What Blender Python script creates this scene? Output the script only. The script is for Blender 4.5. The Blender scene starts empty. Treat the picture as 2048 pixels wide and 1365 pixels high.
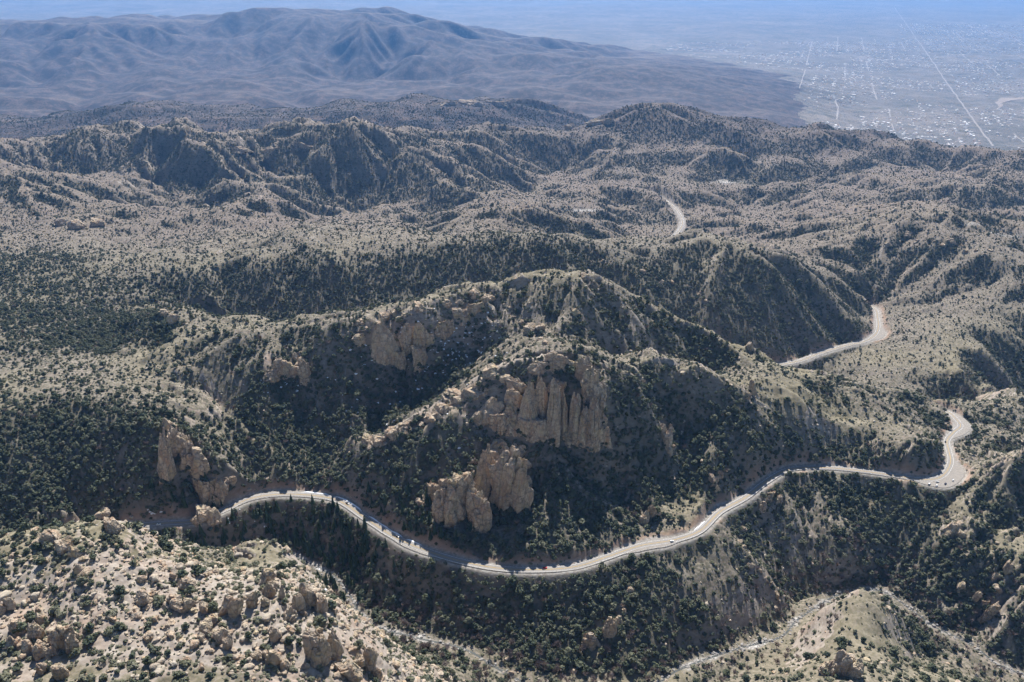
import bpy, math, random
import numpy as np
from mathutils import Vector

# ------------------------------------------------------------------ camera, sky, sun, exposure
SC = bpy.context.scene
COL = SC.collection
ZC, PITCH, FPX, CX, CY = 1150.0, math.radians(26.0), 1577.0, 1024.0, 682.5   # metres / photo pixels (2048 wide)
cam_d = bpy.data.cameras.new('camera')
cam = bpy.data.objects.new('camera', cam_d); COL.objects.link(cam)
cam.location = (0, 0, ZC); cam.rotation_euler = (math.pi/2 - PITCH, 0, 0)
cam_d.sensor_width = 36.0; cam_d.lens = 36.0 * FPX / 2048.0
cam_d.clip_start = 1.0; cam_d.clip_end = 90000.0
SC.camera = cam

SUN_EL, SUN_AZ = math.radians(50.0), math.radians(2.0)      # azimuth from +Y (straight ahead) towards +X
world = bpy.data.worlds.new('World'); SC.world = world; world.use_nodes = True
wn = world.node_tree; bg = wn.nodes['Background']
sky = wn.nodes.new('ShaderNodeTexSky'); sky.sky_type = 'NISHITA'; sky.sun_disc = False
sky.sun_elevation = SUN_EL; sky.sun_rotation = SUN_AZ; sky.altitude = 1800.0
wn.links.new(sky.outputs[0], bg.inputs[0]); bg.inputs[1].default_value = 0.08
sun_d = bpy.data.lights.new('sun', 'SUN'); sun_d.energy = 5.0; sun_d.angle = math.radians(0.53)
sun_d.color = (1.0, 0.955, 0.90)
sun = bpy.data.objects.new('sun', sun_d); COL.objects.link(sun)
SDIR = Vector((math.sin(SUN_AZ)*math.cos(SUN_EL), math.cos(SUN_AZ)*math.cos(SUN_EL), math.sin(SUN_EL)))
sun.rotation_euler = SDIR.to_track_quat('Z', 'Y').to_euler()
sun.location = (0, 3000, 4000)
SC.view_settings.view_transform = 'Standard'; SC.view_settings.look = 'None'
SC.view_settings.exposure = 0.85; SC.view_settings.gamma = 1.0
cy = SC.cycles
cy.use_denoising = True
try: cy.denoiser = 'OPENIMAGEDENOISE'
except Exception: pass
cy.use_adaptive_sampling = True; cy.adaptive_threshold = 0.03; cy.adaptive_min_samples = 20
cy.max_bounces = 3; cy.diffuse_bounces = 1; cy.glossy_bounces = 1; cy.transmission_bounces = 1
cy.volume_bounces = 0; cy.transparent_max_bounces = 6

rng = np.random.default_rng(7); random.seed(7)

# ------------------------------------------------------------------ helpers: projection, noise
CT, ST = math.cos(PITCH), math.sin(PITCH)
def tdep(v):                       # tangent of the depression angle of photo row v
    return np.tan(PITCH + np.arctan((np.asarray(v, float)-CY)/FPX))
def world_x(u, Y, z):              # x of a point in photo column u, at forward distance Y and height z
    return (u-CX)/FPX * (Y*CT + (ZC-z)*ST)
def project(x, y, z):
    d = y*CT + (ZC-z)*ST
    return CX + FPX*x/d, CY - FPX*(y*ST - (ZC-z)*CT)/d, d

def _hash(ix, iy, seed):
    h = (ix.astype(np.int64)*374761393 + iy.astype(np.int64)*668265263 + seed*974634777) & 0xFFFFFFFF
    h = ((h ^ (h >> 13))*1274126177) & 0xFFFFFFFF
    return (h ^ (h >> 16)) & 0xFFFFFFFF
def perlin(x, y, seed=0):
    ix = np.floor(x); iy = np.floor(y); fx = x-ix; fy = y-iy
    sx = fx*fx*fx*(fx*(fx*6-15)+10); sy = fy*fy*fy*(fy*(fy*6-15)+10)
    def g(a, b):
        ang = _hash(ix+a, iy+b, seed)*(2*math.pi/4294967296.0)
        return np.cos(ang)*(fx-a) + np.sin(ang)*(fy-b)
    n0 = g(0,0)*(1-sx) + g(1,0)*sx; n1 = g(0,1)*(1-sx) + g(1,1)*sx
    return (n0*(1-sy) + n1*sy)*1.5
def fbm(x, y, octs=4, seed=0, gain=0.5):
    s = 0; a = 1.0; t = 0
    for k in range(octs):
        s = s + a*perlin(x*2**k, y*2**k, seed+k); t += a; a *= gain
    return s/t
def sstep(a, b, x):
    t = np.clip((x-a)/(b-a), 0, 1); return t*t*(3-2*t)

# ------------------------------------------------------------------ survey of the land: (u, v, Y) seen points, (u, Y, z) hidden ones
SEEN = [
 # near left hill
 (-250,1365,350),(0,1365,350),(300,1365,352),(600,1365,362),(700,1365,372),(0,1200,420),(-250,1180,425),(300,1200,420),(550,1210,422),
 (0,1068,490),(-250,1075,490),(180,1054,495),(225,1044,500),(320,1100,480),(420,1150,462),(600,1172,455),(660,1220,440),(740,1295,420),(775,1365,396),
 (530,1074,545),(475,1110,528),(640,1165,520),(570,1140,505),
 # creek
 (660,1150,650),(700,1190,622),(735,1245,587),(830,1275,570),(930,1300,557),(1000,1340,536),(1100,1390,514),(1200,1395,516),(1300,1375,531),
 (1360,1340,557),(1470,1300,591),(1560,1275,613),(1600,1235,645),(1830,1225,670),(1870,1255,652),(1940,1290,631),(2000,1330,605),(2090,1370,580),
 # near right spur
 (1720,1180,620),(1690,1250,575),(1680,1365,490),(1600,1290,590),(1520,1340,556),(1830,1310,585),(1920,1365,540),(1640,1215,622),(1790,1215,622),
 # slopes under the road
 (1300,1230,595),(1840,1100,735),(1960,1062,735),(2000,1130,690),(2048,1195,652),(1960,1250,655),(1600,1080,735),(1480,1160,650),(1720,1090,735),
 (2048,900,850),(1980,900,900),(2040,950,860),(2048,1050,770),(2150,1000,800),(2150,900,860),(1100,1240,585),(850,1200,605),
 # great ridge: crest from its left shoulder over the top down to the right
 (960,567,975),(880,585,960),(740,618,945),(620,640,935),(500,650,940),(400,655,960),(330,628,1000),(1050,550,985),(1130,548,985),(1180,552,985),
 (1250,590,1000),(1330,622,1000),(1420,660,1000),(1500,705,990),(1570,735,990),(1640,745,1010),(1720,765,1020),(1800,785,1030),(1900,800,1040),(2048,850,1000),(2200,880,980),
 # spur behind the pinnacles and its right shoulder
 (1210,722,842),(1320,710,868),(1400,733,868),(1480,783,864),(1560,790,895),(1560,850,850),(1700,850,885),(1700,800,935),(1800,920,825),(1800,850,898),(1870,890,850),
 (1430,900,790),(1300,800,818),(1250,950,745),(1380,850,820),
 (1150,915,745),(1020,915,742),(1100,718,805),(1020,730,810),(1190,740,800),(1200,820,770),(960,765,800),(850,830,770),(740,890,745),(880,980,700),(960,1062,662),(1060,1040,672),(1100,980,705),
 (700,950,740),(760,850,815),(820,770,868),(930,690,905),(1000,620,945),(1050,690,862),(1150,620,930),(1250,660,910),
 # left canyon of the great ridge, cliff band
 (600,850,810),(560,770,850),(560,722,875),(660,690,885),(740,700,882),(740,648,903),(850,690,895),(850,632,915),(960,605,935),(640,915,775),
 # dark left wall
 (300,700,920),(400,720,880),(480,760,850),(200,740,880),(100,700,950),(0,720,930),(-200,720,930),(150,790,793),(0,850,750),(-200,880,730),(290,812,770),(350,850,745),(420,960,702),
 (450,880,765),(430,800,830),(520,920,757),(200,950,695),(100,1030,655),(-100,1030,655),
 # basin behind on the left
 (250,680,1000),(150,640,1090),(50,620,1130),(-150,620,1130),(0,560,1280),(100,540,1340),(300,605,1230),(0,480,1550),(100,440,1800),(0,430,1900),(-200,450,1800),
 # second ridge
 (250,552,1330),(400,545,1340),(520,540,1345),(620,533,1350),(740,510,1390),(850,490,1420),(930,480,1430),(1060,485,1430),(1200,490,1430),(1340,493,1430),(1480,490,1430),(1560,510,1440),(1620,545,1500),(1680,582,1510),
 (450,630,1255),(600,620,1270),(800,590,1310),(1000,555,1350),(1200,555,1350),(1330,600,1310),(1450,650,1260),(1540,705,1240),
 (1700,730,1255),(1870,460,1750),(1700,480,1720),(2048,480,1700),(2200,480,1700),(1900,600,1480),(1800,680,1340),(1950,700,1300),(2048,640,1400),(2200,650,1380),(1900,760,1200),(2048,780,1150),(1660,525,1640),
 # rolling basin
 (1450,365,2729),(1200,430,2237),(1000,430,2000),(1000,465,1780),(900,450,1900),(700,440,2000),(520,420,2050),(300,440,1950),(300,500,1650),(500,480,1750),(700,480,1680),
 # left mid ridge: crest, two spurs coming forward, hollows between
 (600,258,2650),(700,262,2650),(780,290,2600),(850,315,2550),(1000,340,2700),(480,292,2620),(370,265,2700),(250,275,2700),(100,265,2750),(0,270,2750),(-200,280,2750),
 (0,330,2150),(-200,330,2150),(100,350,2130),(200,385,2080),(300,425,2000),(100,432,1880),(220,445,1850),(445,318,2450),(520,360,2300),(590,405,2150),(690,380,2380),(650,330,2480),(850,370,2450),(330,355,2400),(250,375,2300),(700,410,2250),(480,400,2200),
 # right mid hill
 (1330,214,3450),(1290,218,3450),(1250,236,3350),(1400,236,3400),(1480,266,3250),(1540,284,3200),(1180,254,3450),(1000,263,3200),(880,264,3150),(790,280,3100),(1100,310,2950),(1200,330,2900),
 (1330,300,3050),(1450,330,2900),(1640,266,3300),(1750,284,3250),(1900,302,3150),(2048,322,3000),(2200,340,2900),(1700,320,3000),(1600,370,2720),(1750,350,2800),(1900,370,2650),(2048,380,2550),(2200,390,2500),
 (1600,420,2350),(1800,420,2250),(2000,440,2000),(1500,450,2150),
 # mesas and knolls beyond
 (870,197,4300),(1030,205,4300),(1030,238,4100),(600,215,4300),(700,205,4350),(290,205,4200),(380,225,4000),(170,250,3700),(100,235,4200),(0,240,4100),(-200,240,4100),(450,250,3700),(1100,220,4400),(1150,240,4400),
 # foot of the big mountain
 (640,190,5800),(400,190,5700),(200,180,5900),(0,190,5600),(-200,190,5600),(900,180,6000),(1100,190,6000),(1300,200,6000),
 # big mountain
 (640,24,8500),(590,27,8500),(540,44,8300),(720,44,8300),(800,62,8000),(900,85,7800),(1000,105,7600),(1100,120,7400),(1250,135,7300),(1400,170,7000),(1550,200,6900),(1640,225,6700),
 (640,110,7300),(760,100,7400),(500,120,7200),(850,140,6800),(480,78,8000),(400,85,7700),(330,82,7700),(240,88,7600),(165,62,7600),(110,82,7500),(0,70,7700),(-200,70,7700),(0,110,7000),(170,120,6800),(300,140,6500),
 (1250,180,6400),(1450,215,6200),(1500,240,5700),(1560,235,6000),
 # far side
 (0,40,14500),(-300,40,14500),(300,50,13500),(600,15,19000),(900,40,15500),(900,5,23000),(0,5,22000),(-300,5,22000),(300,10,20000),(1200,20,19500),(1500,10,23000),
]
HID = [
 (-300,240,800),(500,240,790),(1000,230,700),(1400,250,620),(1900,260,640),(2300,300,600),(-300,640,622),(0,640,618),(440,690,572),(560,680,564),(1680,690,488),(1760,700,484),(2250,560,480),
 (1320,925,668),(1420,930,645),(1240,905,690),(450,1120,635),(600,1110,605),(800,1120,590),(1000,1150,580),(1200,1150,565),(1400,1120,535),(1550,1120,505),(1700,1130,482),(1900,1150,462),(2048,1180,445),(2250,1180,440),
 (900,2150,490),(700,2250,485),(1060,1750,540),(450,2140,495),(620,2120,500),(800,2080,505),(1340,1780,500),(1500,1800,510),(300,3200,390),(700,3200,370),(0,3250,400),(-200,3250,400),(50,2350,545),(150,2300,530),(520,2480,520),(1000,3550,420),
 (1400,4200,250),(1700,4200,150),(2000,4200,80),(2200,4000,100),(1200,5300,170),(900,5100,190),(500,5100,215),(100,5050,230),(-200,5050,230),(200,3450,370),(600,3450,350),
 (200,13800,90),(640,14500,90),(1000,13500,20),(0,13800,90),(-300,13800,90),
 (2100,5000,-70),(1900,4900,-40),(1650,5400,-10),(1700,6930,-70),(1980,5714,-70),(2250,5714,-70),(2048,7720,-70),(2250,9000,-70),(1750,9530,-70),(1400,11200,-40),(1200,12130,0),(1700,12160,-70),(2000,12160,-70),
 (2250,16000,-70),(1800,21700,-70),(2100,25400,-70),(-300,33000,90),(300,33000,110),(900,33000,70),(1500,33000,0),(2200,33000,-40),
]
# the highway, (u, v, z), from the upper canyon (left) down to the overlook and away behind the ridge
ROAD_A = [(150,1062,616),(205,1058,614),(270,1051,612),(330,1047,611),(390,1042,609.5),(445,1022,608),(500,998,606),(560,989,605),(630,992,603),(680,1003,601.5),(730,1036,599.5),(785,1072,597.5),(840,1097,595.5),(910,1120,593.5),
 (990,1136,591),(1070,1140,588.5),(1150,1134,586.5),(1215,1114,585),(1280,1092,583),(1350,1080,581),(1400,1062,579.5),(1440,1024,578),(1490,996,576),(1535,962,573.5),(1580,939,571),(1650,936,568.5),(1720,942,566.5),(1790,952,564),(1850,960,561.5),(1885,952,560),(1901,925,558),(1897,900,556),(1894,882,555),(1906,866,553),(1921,853,551),(1915,842,549.5),(1906,832,548),(1895,824,546),(1870,816,544)]
ROAD_B = [(1500,742,503),(1560,730,501.5),(1600,722,500),(1640,707,498),(1690,692,496),(1730,683,494),(1752,668,491.5),(1757,650,489),(1755,636,486),(1752,620,483),(1740,612,480)]
ROAD_C = [(1270,495,456),(1315,486,452),(1340,479,450),(1358,462,448.5),(1365,444,447),(1355,422,445),(1335,404,443),(1308,391,441),(1280,384,439)]
CREEK = [(560,680,564),(660,650,555),(700,622,552),(735,587,549),(830,570,547),(930,557,545),(1000,536,541),(1100,514,535),(1200,516,530),(1300,531,524),(1360,557,518),(1470,591,508),(1560,613,502),(1600,645,497),(1680,690,488),(1760,700,484),(1830,670,480),(1870,652,476),(1940,631,473),(2000,605,470),(2090,585,466)]
def catmull(P, step):
    P = np.array(P, float); Q = np.vstack([2*P[0]-P[1], P, 2*P[-1]-P[-2]]); out = []
    for i in range(1, len(Q)-2):
        n = max(2, int(np.linalg.norm(Q[i+1]-Q[i])/step)); t = np.linspace(0, 1, n, endpoint=False)[:, None]
        out.append(0.5*(2*Q[i] + (Q[i+1]-Q[i-1])*t + (2*Q[i-1]-5*Q[i]+4*Q[i+1]-Q[i+2])*t**2 + (3*Q[i]-Q[i-1]-3*Q[i+1]+Q[i+2])*t**3))
    return np.vstack(out+[Q[-2][None]])
def road_xyz(L, step):
    pts = []
    for u, v, z in L:
        Y = (ZC-z)/tdep(v); pts.append((world_x(u, Y, z), Y, z))
    return catmull(pts, step)
def yz_xyz(L, step): return catmull([(world_x(u, Y, z), Y, z) for u, Y, z in L], step)
RA, RB, RC = road_xyz(ROAD_A, 5), road_xyz(ROAD_B, 8), road_xyz(ROAD_C, 14)
CK = yz_xyz(CREEK, 6)

def bumpw(P, u, v, reach, w):                          # extra paved width round a surveyed place
    k = [project(*p)[:2] for p in P]; p0 = P[int(np.argmin([abs(a-u)+abs(b-v) for a, b in k]))]
    d = np.linalg.norm(P-p0, axis=1); return w*sstep(reach, reach*.35, d)
WA_L = .7 + bumpw(RA, 690, 1006, 26, 2.0) + bumpw(RA, 1318, 1085, 18, 2.5) + bumpw(RA, 1440, 1024, 22, 2.5) + bumpw(RA, 545, 990, 30, 2.5) + bumpw(RA, 1905, 845, 45, 3)
WA_R = 1.0 + bumpw(RA, 1893, 950, 52, 15) + bumpw(RA, 1921, 853, 55, 8) + bumpw(RA, 1300, 1090, 38, 4) + bumpw(RA, 830, 1095, 30, 2)
WB_L, WB_R = 1.2+bumpw(RB, 1757, 650, 30, 2), 1.5+bumpw(RB, 1757, 668, 45, 10)
WC_L, WC_R = 1.8+0*RC[:,0], 1.8+0*RC[:,0]
ctrl = []
for u, v, Y in SEEN:
    if 3650 < Y < 5000: Y *= 1.05
    elif 5000 < Y < 9000: Y *= 1.0+.14*float(sstep(1450, 900, u))
    elif 9000 < Y < 18000: Y *= 1.14
    z = ZC - Y*float(tdep(v)); ctrl.append((world_x(u, Y, z), Y, z))
for u, Y, z in HID: ctrl.append((world_x(u, Y, z), Y, z))
for R, k in ((RA, 7), (RB, 6), (RC, 6)):
    for p in R[::k]: ctrl.append(tuple(p))
ctrl = np.array(ctrl)
cp = np.stack([ctrl[:,0]/ctrl[:,1], np.log(ctrl[:,1])], 1)
def kern(r): return np.where(r > 1e-9, r*r*np.log(np.maximum(r, 1e-9)), 0)
n = len(cp)
A = np.zeros((n+3, n+3)); R_ = np.linalg.norm(cp[:,None]-cp[None], axis=2)
A[:n,:n] = kern(R_) + np.eye(n)*2e-4; A[:n,n] = 1; A[:n,n+1:] = cp; A[n,:n] = 1; A[n+1:,:n] = cp.T
sol = np.linalg.solve(A, np.concatenate([ctrl[:,2], np.zeros(3)]))

# ------------------------------------------------------------------ terrain grid: finer near, coarser far
NA = 660
lny = np.concatenate([np.linspace(math.log(225), math.log(1150), 640, endpoint=False),
                      np.linspace(math.log(1150), math.log(4600), 380, endpoint=False),
                      np.linspace(math.log(4600), math.log(12500), 350, endpoint=False),
                      np.linspace(math.log(12500), math.log(33000), 90)])
NB = len(lny)
al = np.linspace(-1, 1, NA)
amax = np.interp(lny, [math.log(225), math.log(1000), math.log(33000)], [1.12, 0.86, 0.76])
GA = al[None,:]*amax[:,None]; GB = np.repeat(lny[:,None], NA, 1)
GY = np.exp(GB); GX = GA*GY
def base_height(a, b):
    a = a.ravel(); b = b.ravel(); out = np.empty(a.size)
    for i in range(0, a.size, 20000):
        s = slice(i, i+20000)
        r2 = (a[s,None]-cp[None,:,0])**2 + (b[s,None]-cp[None,:,1])**2
        out[s] = (0.5*r2*np.log(np.maximum(r2, 1e-18)))@sol[:n] + sol[n] + sol[n+1]*a[s] + sol[n+2]*b[s]
    return out
# evaluate the smooth base on every third node, then interpolate (it holds no finer detail)
ib = np.unique(np.r_[np.arange(0, NB, 3), NB-1]); ia = np.unique(np.r_[np.arange(0, NA, 3), NA-1])
coarse = base_height(GA[np.ix_(ib, ia)], GB[np.ix_(ib, ia)]).reshape(len(ib), len(ia))
tmp = np.stack([np.interp(np.arange(NA), ia, row) for row in coarse])
Z = np.stack([np.interp(np.arange(NB), ib, tmp[:,j]) for j in range(NA)], 1)
Z = np.where(GY > 5200, np.maximum(Z, -75 + 12*fbm(GX/2500, GY/2500, 3, 5)), Z)

def gradient(Z):
    zb = np.gradient(Z, axis=0)/np.gradient(GB, axis=0)
    za = np.gradient(Z, axis=1)/(al[1]-al[0])/amax[:,None]
    # amax varies slowly with distance; its derivative is negligible here
    return za/GY, (zb - GA*za)/GY
spacing = np.gradient(GY, axis=0)

def seg_dist(px, py, P):           # distance, z and side of the nearest point of polyline P
    best = np.full(px.shape, 1e9); bz = np.zeros(px.shape); bs = np.zeros(px.shape); bt = np.zeros(px.shape)
    for i in range(len(P)-1):
        ax, ay, az = P[i]; dx, dy, dz = P[i+1]-P[i]; L2 = dx*dx+dy*dy+1e-9
        m = (np.abs(px-ax) < 120) & (np.abs(py-ay) < 120)
        if not m.any(): continue
        qx = px[m]; qy = py[m]
        t = np.clip(((qx-ax)*dx+(qy-ay)*dy)/L2, 0, 1)
        d = np.hypot(qx-ax-t*dx, qy-ay-t*dy); cur = best[m]; k = d < cur
        cur[k] = d[k]; best[m] = cur
        zz = bz[m]; zz[k] = (az+t*dz)[k]; bz[m] = zz
        ss = bs[m]; ss[k] = np.sign(dx*(qy-ay)-dy*(qx-ax))[k]; bs[m] = ss
        tt = bt[m]; tt[k] = i + t[k]; bt[m] = tt
    return best, bz, bs, bt

# roll and gully relief: ribs running down the fall line
near_w = sstep(0, 1, (GY-900)/3000)
Z = Z + 9*fbm(GX/260, GY/260, 2, 21)*(0.4+near_w) + 40*near_w*fbm(GX/1400, GY/1400, 3, 22)*sstep(-60, 120, Z)
def ridged(x, y, octs, seed):
    s = 0; a = 1.; t = 0
    for k in range(octs):
        s = s + a*(1-2.2*np.abs(perlin(x*2**k, y*2**k, seed+k))); t += a; a *= .5
    return s/t
FLATR = 1-.8*sstep(.08, .2, GX/GY)*(GY > 4400)
hill_w = FLATR*sstep(1550, 2400, GY)*(1-sstep(11500, 13500, GY))*sstep(-40, 90, Z)
wx, wy = GX+90*perlin(GX/400, GY/400, 61), GY+90*perlin(GX/400, GY/400, 60)
Z = Z + hill_w*(38-16*sstep(2800,3300,GY)+45*sstep(4600,5400,GY))*fbm(wx/620, wy/620, 2, 62, .4) + hill_w*sstep(4000, 5500, GY)*95*fbm(GX/1700, GY/1700, 2, 65, .4)
Z = Z + sstep(1100, 1300, GY)*(1-sstep(2600, 4000, GY))*(26+26*sstep(1350, 1600, GY))*fbm(wx/300, wy/300, 2, 68, .4)
Z = Z + hill_w*sstep(4500, 5200, GY)*(1-sstep(7200, 8600, GY))*48*fbm(wx/430, wy/430, 2, 74, .4)
Z = Z + sstep(12500, 15000, GY)*80*fbm(GX/2900, GY/2900, 3, 71)*sstep(9000, 3000, GX)
def box(A, r, ax):
    A = np.moveaxis(A, ax, 0); P = np.pad(A, ((r+1, r), (0, 0)), mode='edge'); c = np.cumsum(P, axis=0)
    return np.moveaxis((c[2*r+1:]-c[:-2*r-1])/(2*r+1), 0, ax)
def ribs(Z, lam, amp, seed, wgt, ymin=0, ymax=1e9, soft=0):
    i0, i1 = int(np.searchsorted(lny, math.log(max(ymin, 226)))), int(np.searchsorted(lny, math.log(min(ymax, 33000))))
    gx, gy = gradient(Z); sl = slice(i0, i1); gx, gy = gx[sl], gy[sl]
    for _ in range(2*(soft > 0)): gx, gy = (box(box(q, soft, 0), soft, 1) for q in (gx, gy))
    g = np.hypot(gx, gy)+1e-6
    dx, dy = -gy/g, gx/g
    px, py = GX[sl]/lam, GY[sl]/lam
    ix, iy = np.floor(px), np.floor(py); fx, fy = px-ix-.5, py-iy-.5
    acc = np.zeros_like(g); wt = np.zeros_like(g)
    for i in (-1, 0, 1):
        for j in (-1, 0, 1):
            hh = _hash(ix+i, iy+j, seed); h1 = (hh & 0xFFFF)/65536.0; h2 = (hh >> 16)/65536.0
            ox = fx-i-(h1-.5)*.7; oy = fy-j-(h2-.5)*.7
            w = np.exp(-2.6*(ox*ox+oy*oy))
            acc += w*np.cos(2*math.pi*(ox*dx+oy*dy)*1.8 + h1*6.28); wt += w
    lod = sstep(5, 11, lam/spacing[sl])*sstep(0.02, .3-.15*(soft > 0), g)*wgt[sl]
    out = Z.copy(); out[sl] += amp*lam/1.8*np.minimum(g, .55)*acc/wt*lod; return out
Z = ribs(Z, 2600, .08, 9, FLATR*sstep(5400, 7500, GY), 5400, soft=22)
Z = ribs(Z, 1300, .5, 1, FLATR*sstep(4600, 6500, GY), 4600, soft=16)
Z = ribs(Z, 700, .42, 2, FLATR*sstep(3200, 5000, GY), 3200, soft=12)
Z = ribs(Z, 420, .38, 3, sstep(1500, 3000, GY)*(1-.8*sstep(3300, 4300, GY)), 1500, 9000, soft=7)
Z = ribs(Z, 400, .42, 12, sstep(6500, 8500, GY), 6500, 13500, soft=6)
SPUR = sstep(-20, 60, GX)*(1-sstep(600, 690, GY))
for lam, amp, sd, ym in ((210, .24, 8, 4300), (105, .125, 4, 3600), (50, .12, 5, 3000), (24, .09, 6, 2000), (13, .07, 7, 1200)):
    Z = ribs(Z, lam, amp, sd, (1-.8*sstep(2600, 3600, GY))*(1-.4*(lam == 210)*(1-sstep(1000, 1250, GY)))*(.5+.5*sstep(520, 680, GY))*(1-.65*SPUR), 0, ym)
lod = lambda lam: sstep(2, 5, lam/spacing)
Z = Z + 2.2*fbm(GX/34, GY/34, 2, 31)*lod(34) + 0.9*perlin(GX/9, GY/9, 33)*lod(9) + 0.5*perlin(GX/4.5, GY/4.5, 34)*lod(4.5)

# creek bed and road benches
nearm = (GY < 1150)
road_d = np.full(Z.shape, 1e9); road_side = np.zeros(Z.shape)
for R, wl, wr, pad, ymin, ymax in ((RA, WA_L, WA_R, 2.2, 500, 1150), (RB, WB_L, WB_R, 3, 1050, 1700), (RC, WC_L, WC_R, 4, 1900, 2900)):
    m = (GY > ymin) & (GY < ymax)
    d, z, s, t = seg_dist(GX[m], GY[m], R)
    hw = 3.6+pad+np.where(s > 0, np.interp(t, np.arange(len(R)), wl), np.interp(t, np.arange(len(R)), wr))
    zz = Z[m]
    up = zz > z
    w = np.where(up, 1-sstep(hw, hw+13, d), 1-sstep(hw, hw+22, d))
    zt = np.where(d < hw, z-0.45, np.where(up, z-0.45+(d-hw)*1.05, z-0.45-(d-hw)*0.95))
    zt = np.where((d >= hw) & up, np.minimum(zt, zz), np.where((d >= hw), np.maximum(zt, zz), zt))
    Z[m] = np.where(d < hw+30, zz*(1-w)+zt*w, zz)
    de = np.where(d < 900, d-hw+6.5, d); rd = road_d[m]; k = de < rd; rd[k] = de[k]; road_d[m] = rd
    sd = road_side[m]; sd[k] = np.where(up, 1, -1)[k]; road_side[m] = sd
m = (GY > 480) & (GY < 760)
creek_d = np.full(Z.shape, 1e9)
d, z, s, t = seg_dist(GX[m], GY[m], CK); creek_d[m] = d
w = 1-sstep(4, 26, d); Z[m] = Z[m]*(1-w) + (z+np.abs(d)*.12)*w

GXX, GYY = gradient(Z)
NL = 1/np.sqrt(1+GXX**2+GYY**2)
SL = np.hypot(GXX, GYY)
NDL = (-GYY*.629 + .777)*NL         # how squarely the smooth slope meets the noon sun
CONV = Z.copy()
for _ in range(14):
    CONV[1:-1] = (CONV[:-2]+CONV[1:-1]*2+CONV[2:])/4; CONV[:,1:-1] = (CONV[:,:-2]+CONV[:,1:-1]*2+CONV[:,2:])/4
CONV = np.clip((CONV-Z)/(spacing*.8), -1.2, 1.2)      # hollow ground positive, ribs negative
def sample(G, a_x, a_y):
    b = np.log(a_y); fi = np.interp(b, lny, np.arange(NB)); am = np.interp(b, lny, amax)
    fj = (a_x/a_y/am+1)/2*(NA-1)
    i = np.clip(fi.astype(int), 0, NB-2); j = np.clip(fj.astype(int), 0, NA-2); fi = np.clip(fi-i, 0, 1); fj = np.clip(fj-j, 0, 1)
    return (G[i,j]*(1-fi)*(1-fj)+G[i+1,j]*fi*(1-fj)+G[i,j+1]*(1-fi)*fj+G[i+1,j+1]*fi*fj)
# sight lines: what of the ground the photograph's viewpoint can see (used only to choose which copies get their own object)
TAN = (Z-ZC)/GY; HOR = np.maximum.accumulate(TAN, axis=0)

# ------------------------------------------------------------------ materials
class NT:
    def __init__(s, name):
        s.m = bpy.data.materials.new(name); s.m.use_nodes = True; s.t = s.m.node_tree
        s.b = s.t.nodes['Principled BSDF']; s.b.inputs['Roughness'].default_value = 0.9
        s.b.inputs['Specular IOR Level'].default_value = 0.15
    def n(s, typ, **kw):
        o = s.t.nodes.new('ShaderNode'+typ)
        for k, v in kw.items(): setattr(o, k, v)
        return o
    def l(s, a, b): s.t.links.new(a, b)
    def val(s, x, inp):
        if isinstance(x, (int, float)): inp.default_value = x
        elif isinstance(x, tuple): inp.default_value = x if len(x) == 4 else (*x, 1)
        else: s.l(x, inp)
    def coord(s, scale=1.0, kind='Object'):
        c = s.n('TexCoord').outputs[kind]; mp = s.n('Mapping'); s.l(c, mp.inputs[0])
        mp.inputs['Scale'].default_value = scale if isinstance(scale, tuple) else (scale,)*3
        return mp.outputs[0]
    def noise(s, scale, detail=3, rough=.55, vec=None, dist=0.0):
        o = s.n('TexNoise'); o.inputs['Scale'].default_value = 1.0; o.inputs['Detail'].default_value = detail
        o.inputs['Roughness'].default_value = rough; o.inputs['Distortion'].default_value = dist
        s.l(vec if vec is not None else s.coord(scale), o.inputs['Vector']); return o.outputs['Fac']
    def voro(s, scale, feature='F1', out='Distance', vec=None, rnd=1.0):
        o = s.n('TexVoronoi', feature=feature); o.inputs['Scale'].default_value = 1.0; o.inputs['Randomness'].default_value = rnd
        s.l(vec if vec is not None else s.coord(scale), o.inputs['Vector']); return o.outputs[out]
    def ramp(s, x, *stops):
        o = s.n('ValToRGB'); e = o.color_ramp.elements
        while len(e) < len(stops): e.new(0.5)
        for k, (p, c) in enumerate(stops):
            e[k].position = p; e[k].color = (c, c, c, 1) if isinstance(c, (int, float)) else (*c, 1)
        s.l(x, o.inputs[0]); return o.outputs[0]
    def mix(s, f, a, b, mode='MIX'):
        o = s.n('Mix', data_type='RGBA', blend_type=mode)
        s.val(f, o.inputs[0]); s.val(a, o.inputs[6]); s.val(b, o.inputs[7]); return o.outputs[2]
    def math(s, op, a, b=0.0):
        o = s.n('Math', operation=op); s.val(a, o.inputs[0]); s.val(b, o.inputs[1]); return o.outputs[0]
    def attr(s, name): return s.n('Attribute', attribute_name=name).outputs['Fac']
    def col(s, c): s.val(c, s.b.inputs['Base Color']); return s
    def bump(s, h, strength=.5, dist=1.0):
        o = s.n('Bump'); o.inputs['Strength'].default_value = strength; o.inputs['Distance'].default_value = dist
        s.l(h, o.inputs['Height']); s.l(o.outputs[0], s.b.inputs['Normal'])

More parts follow.
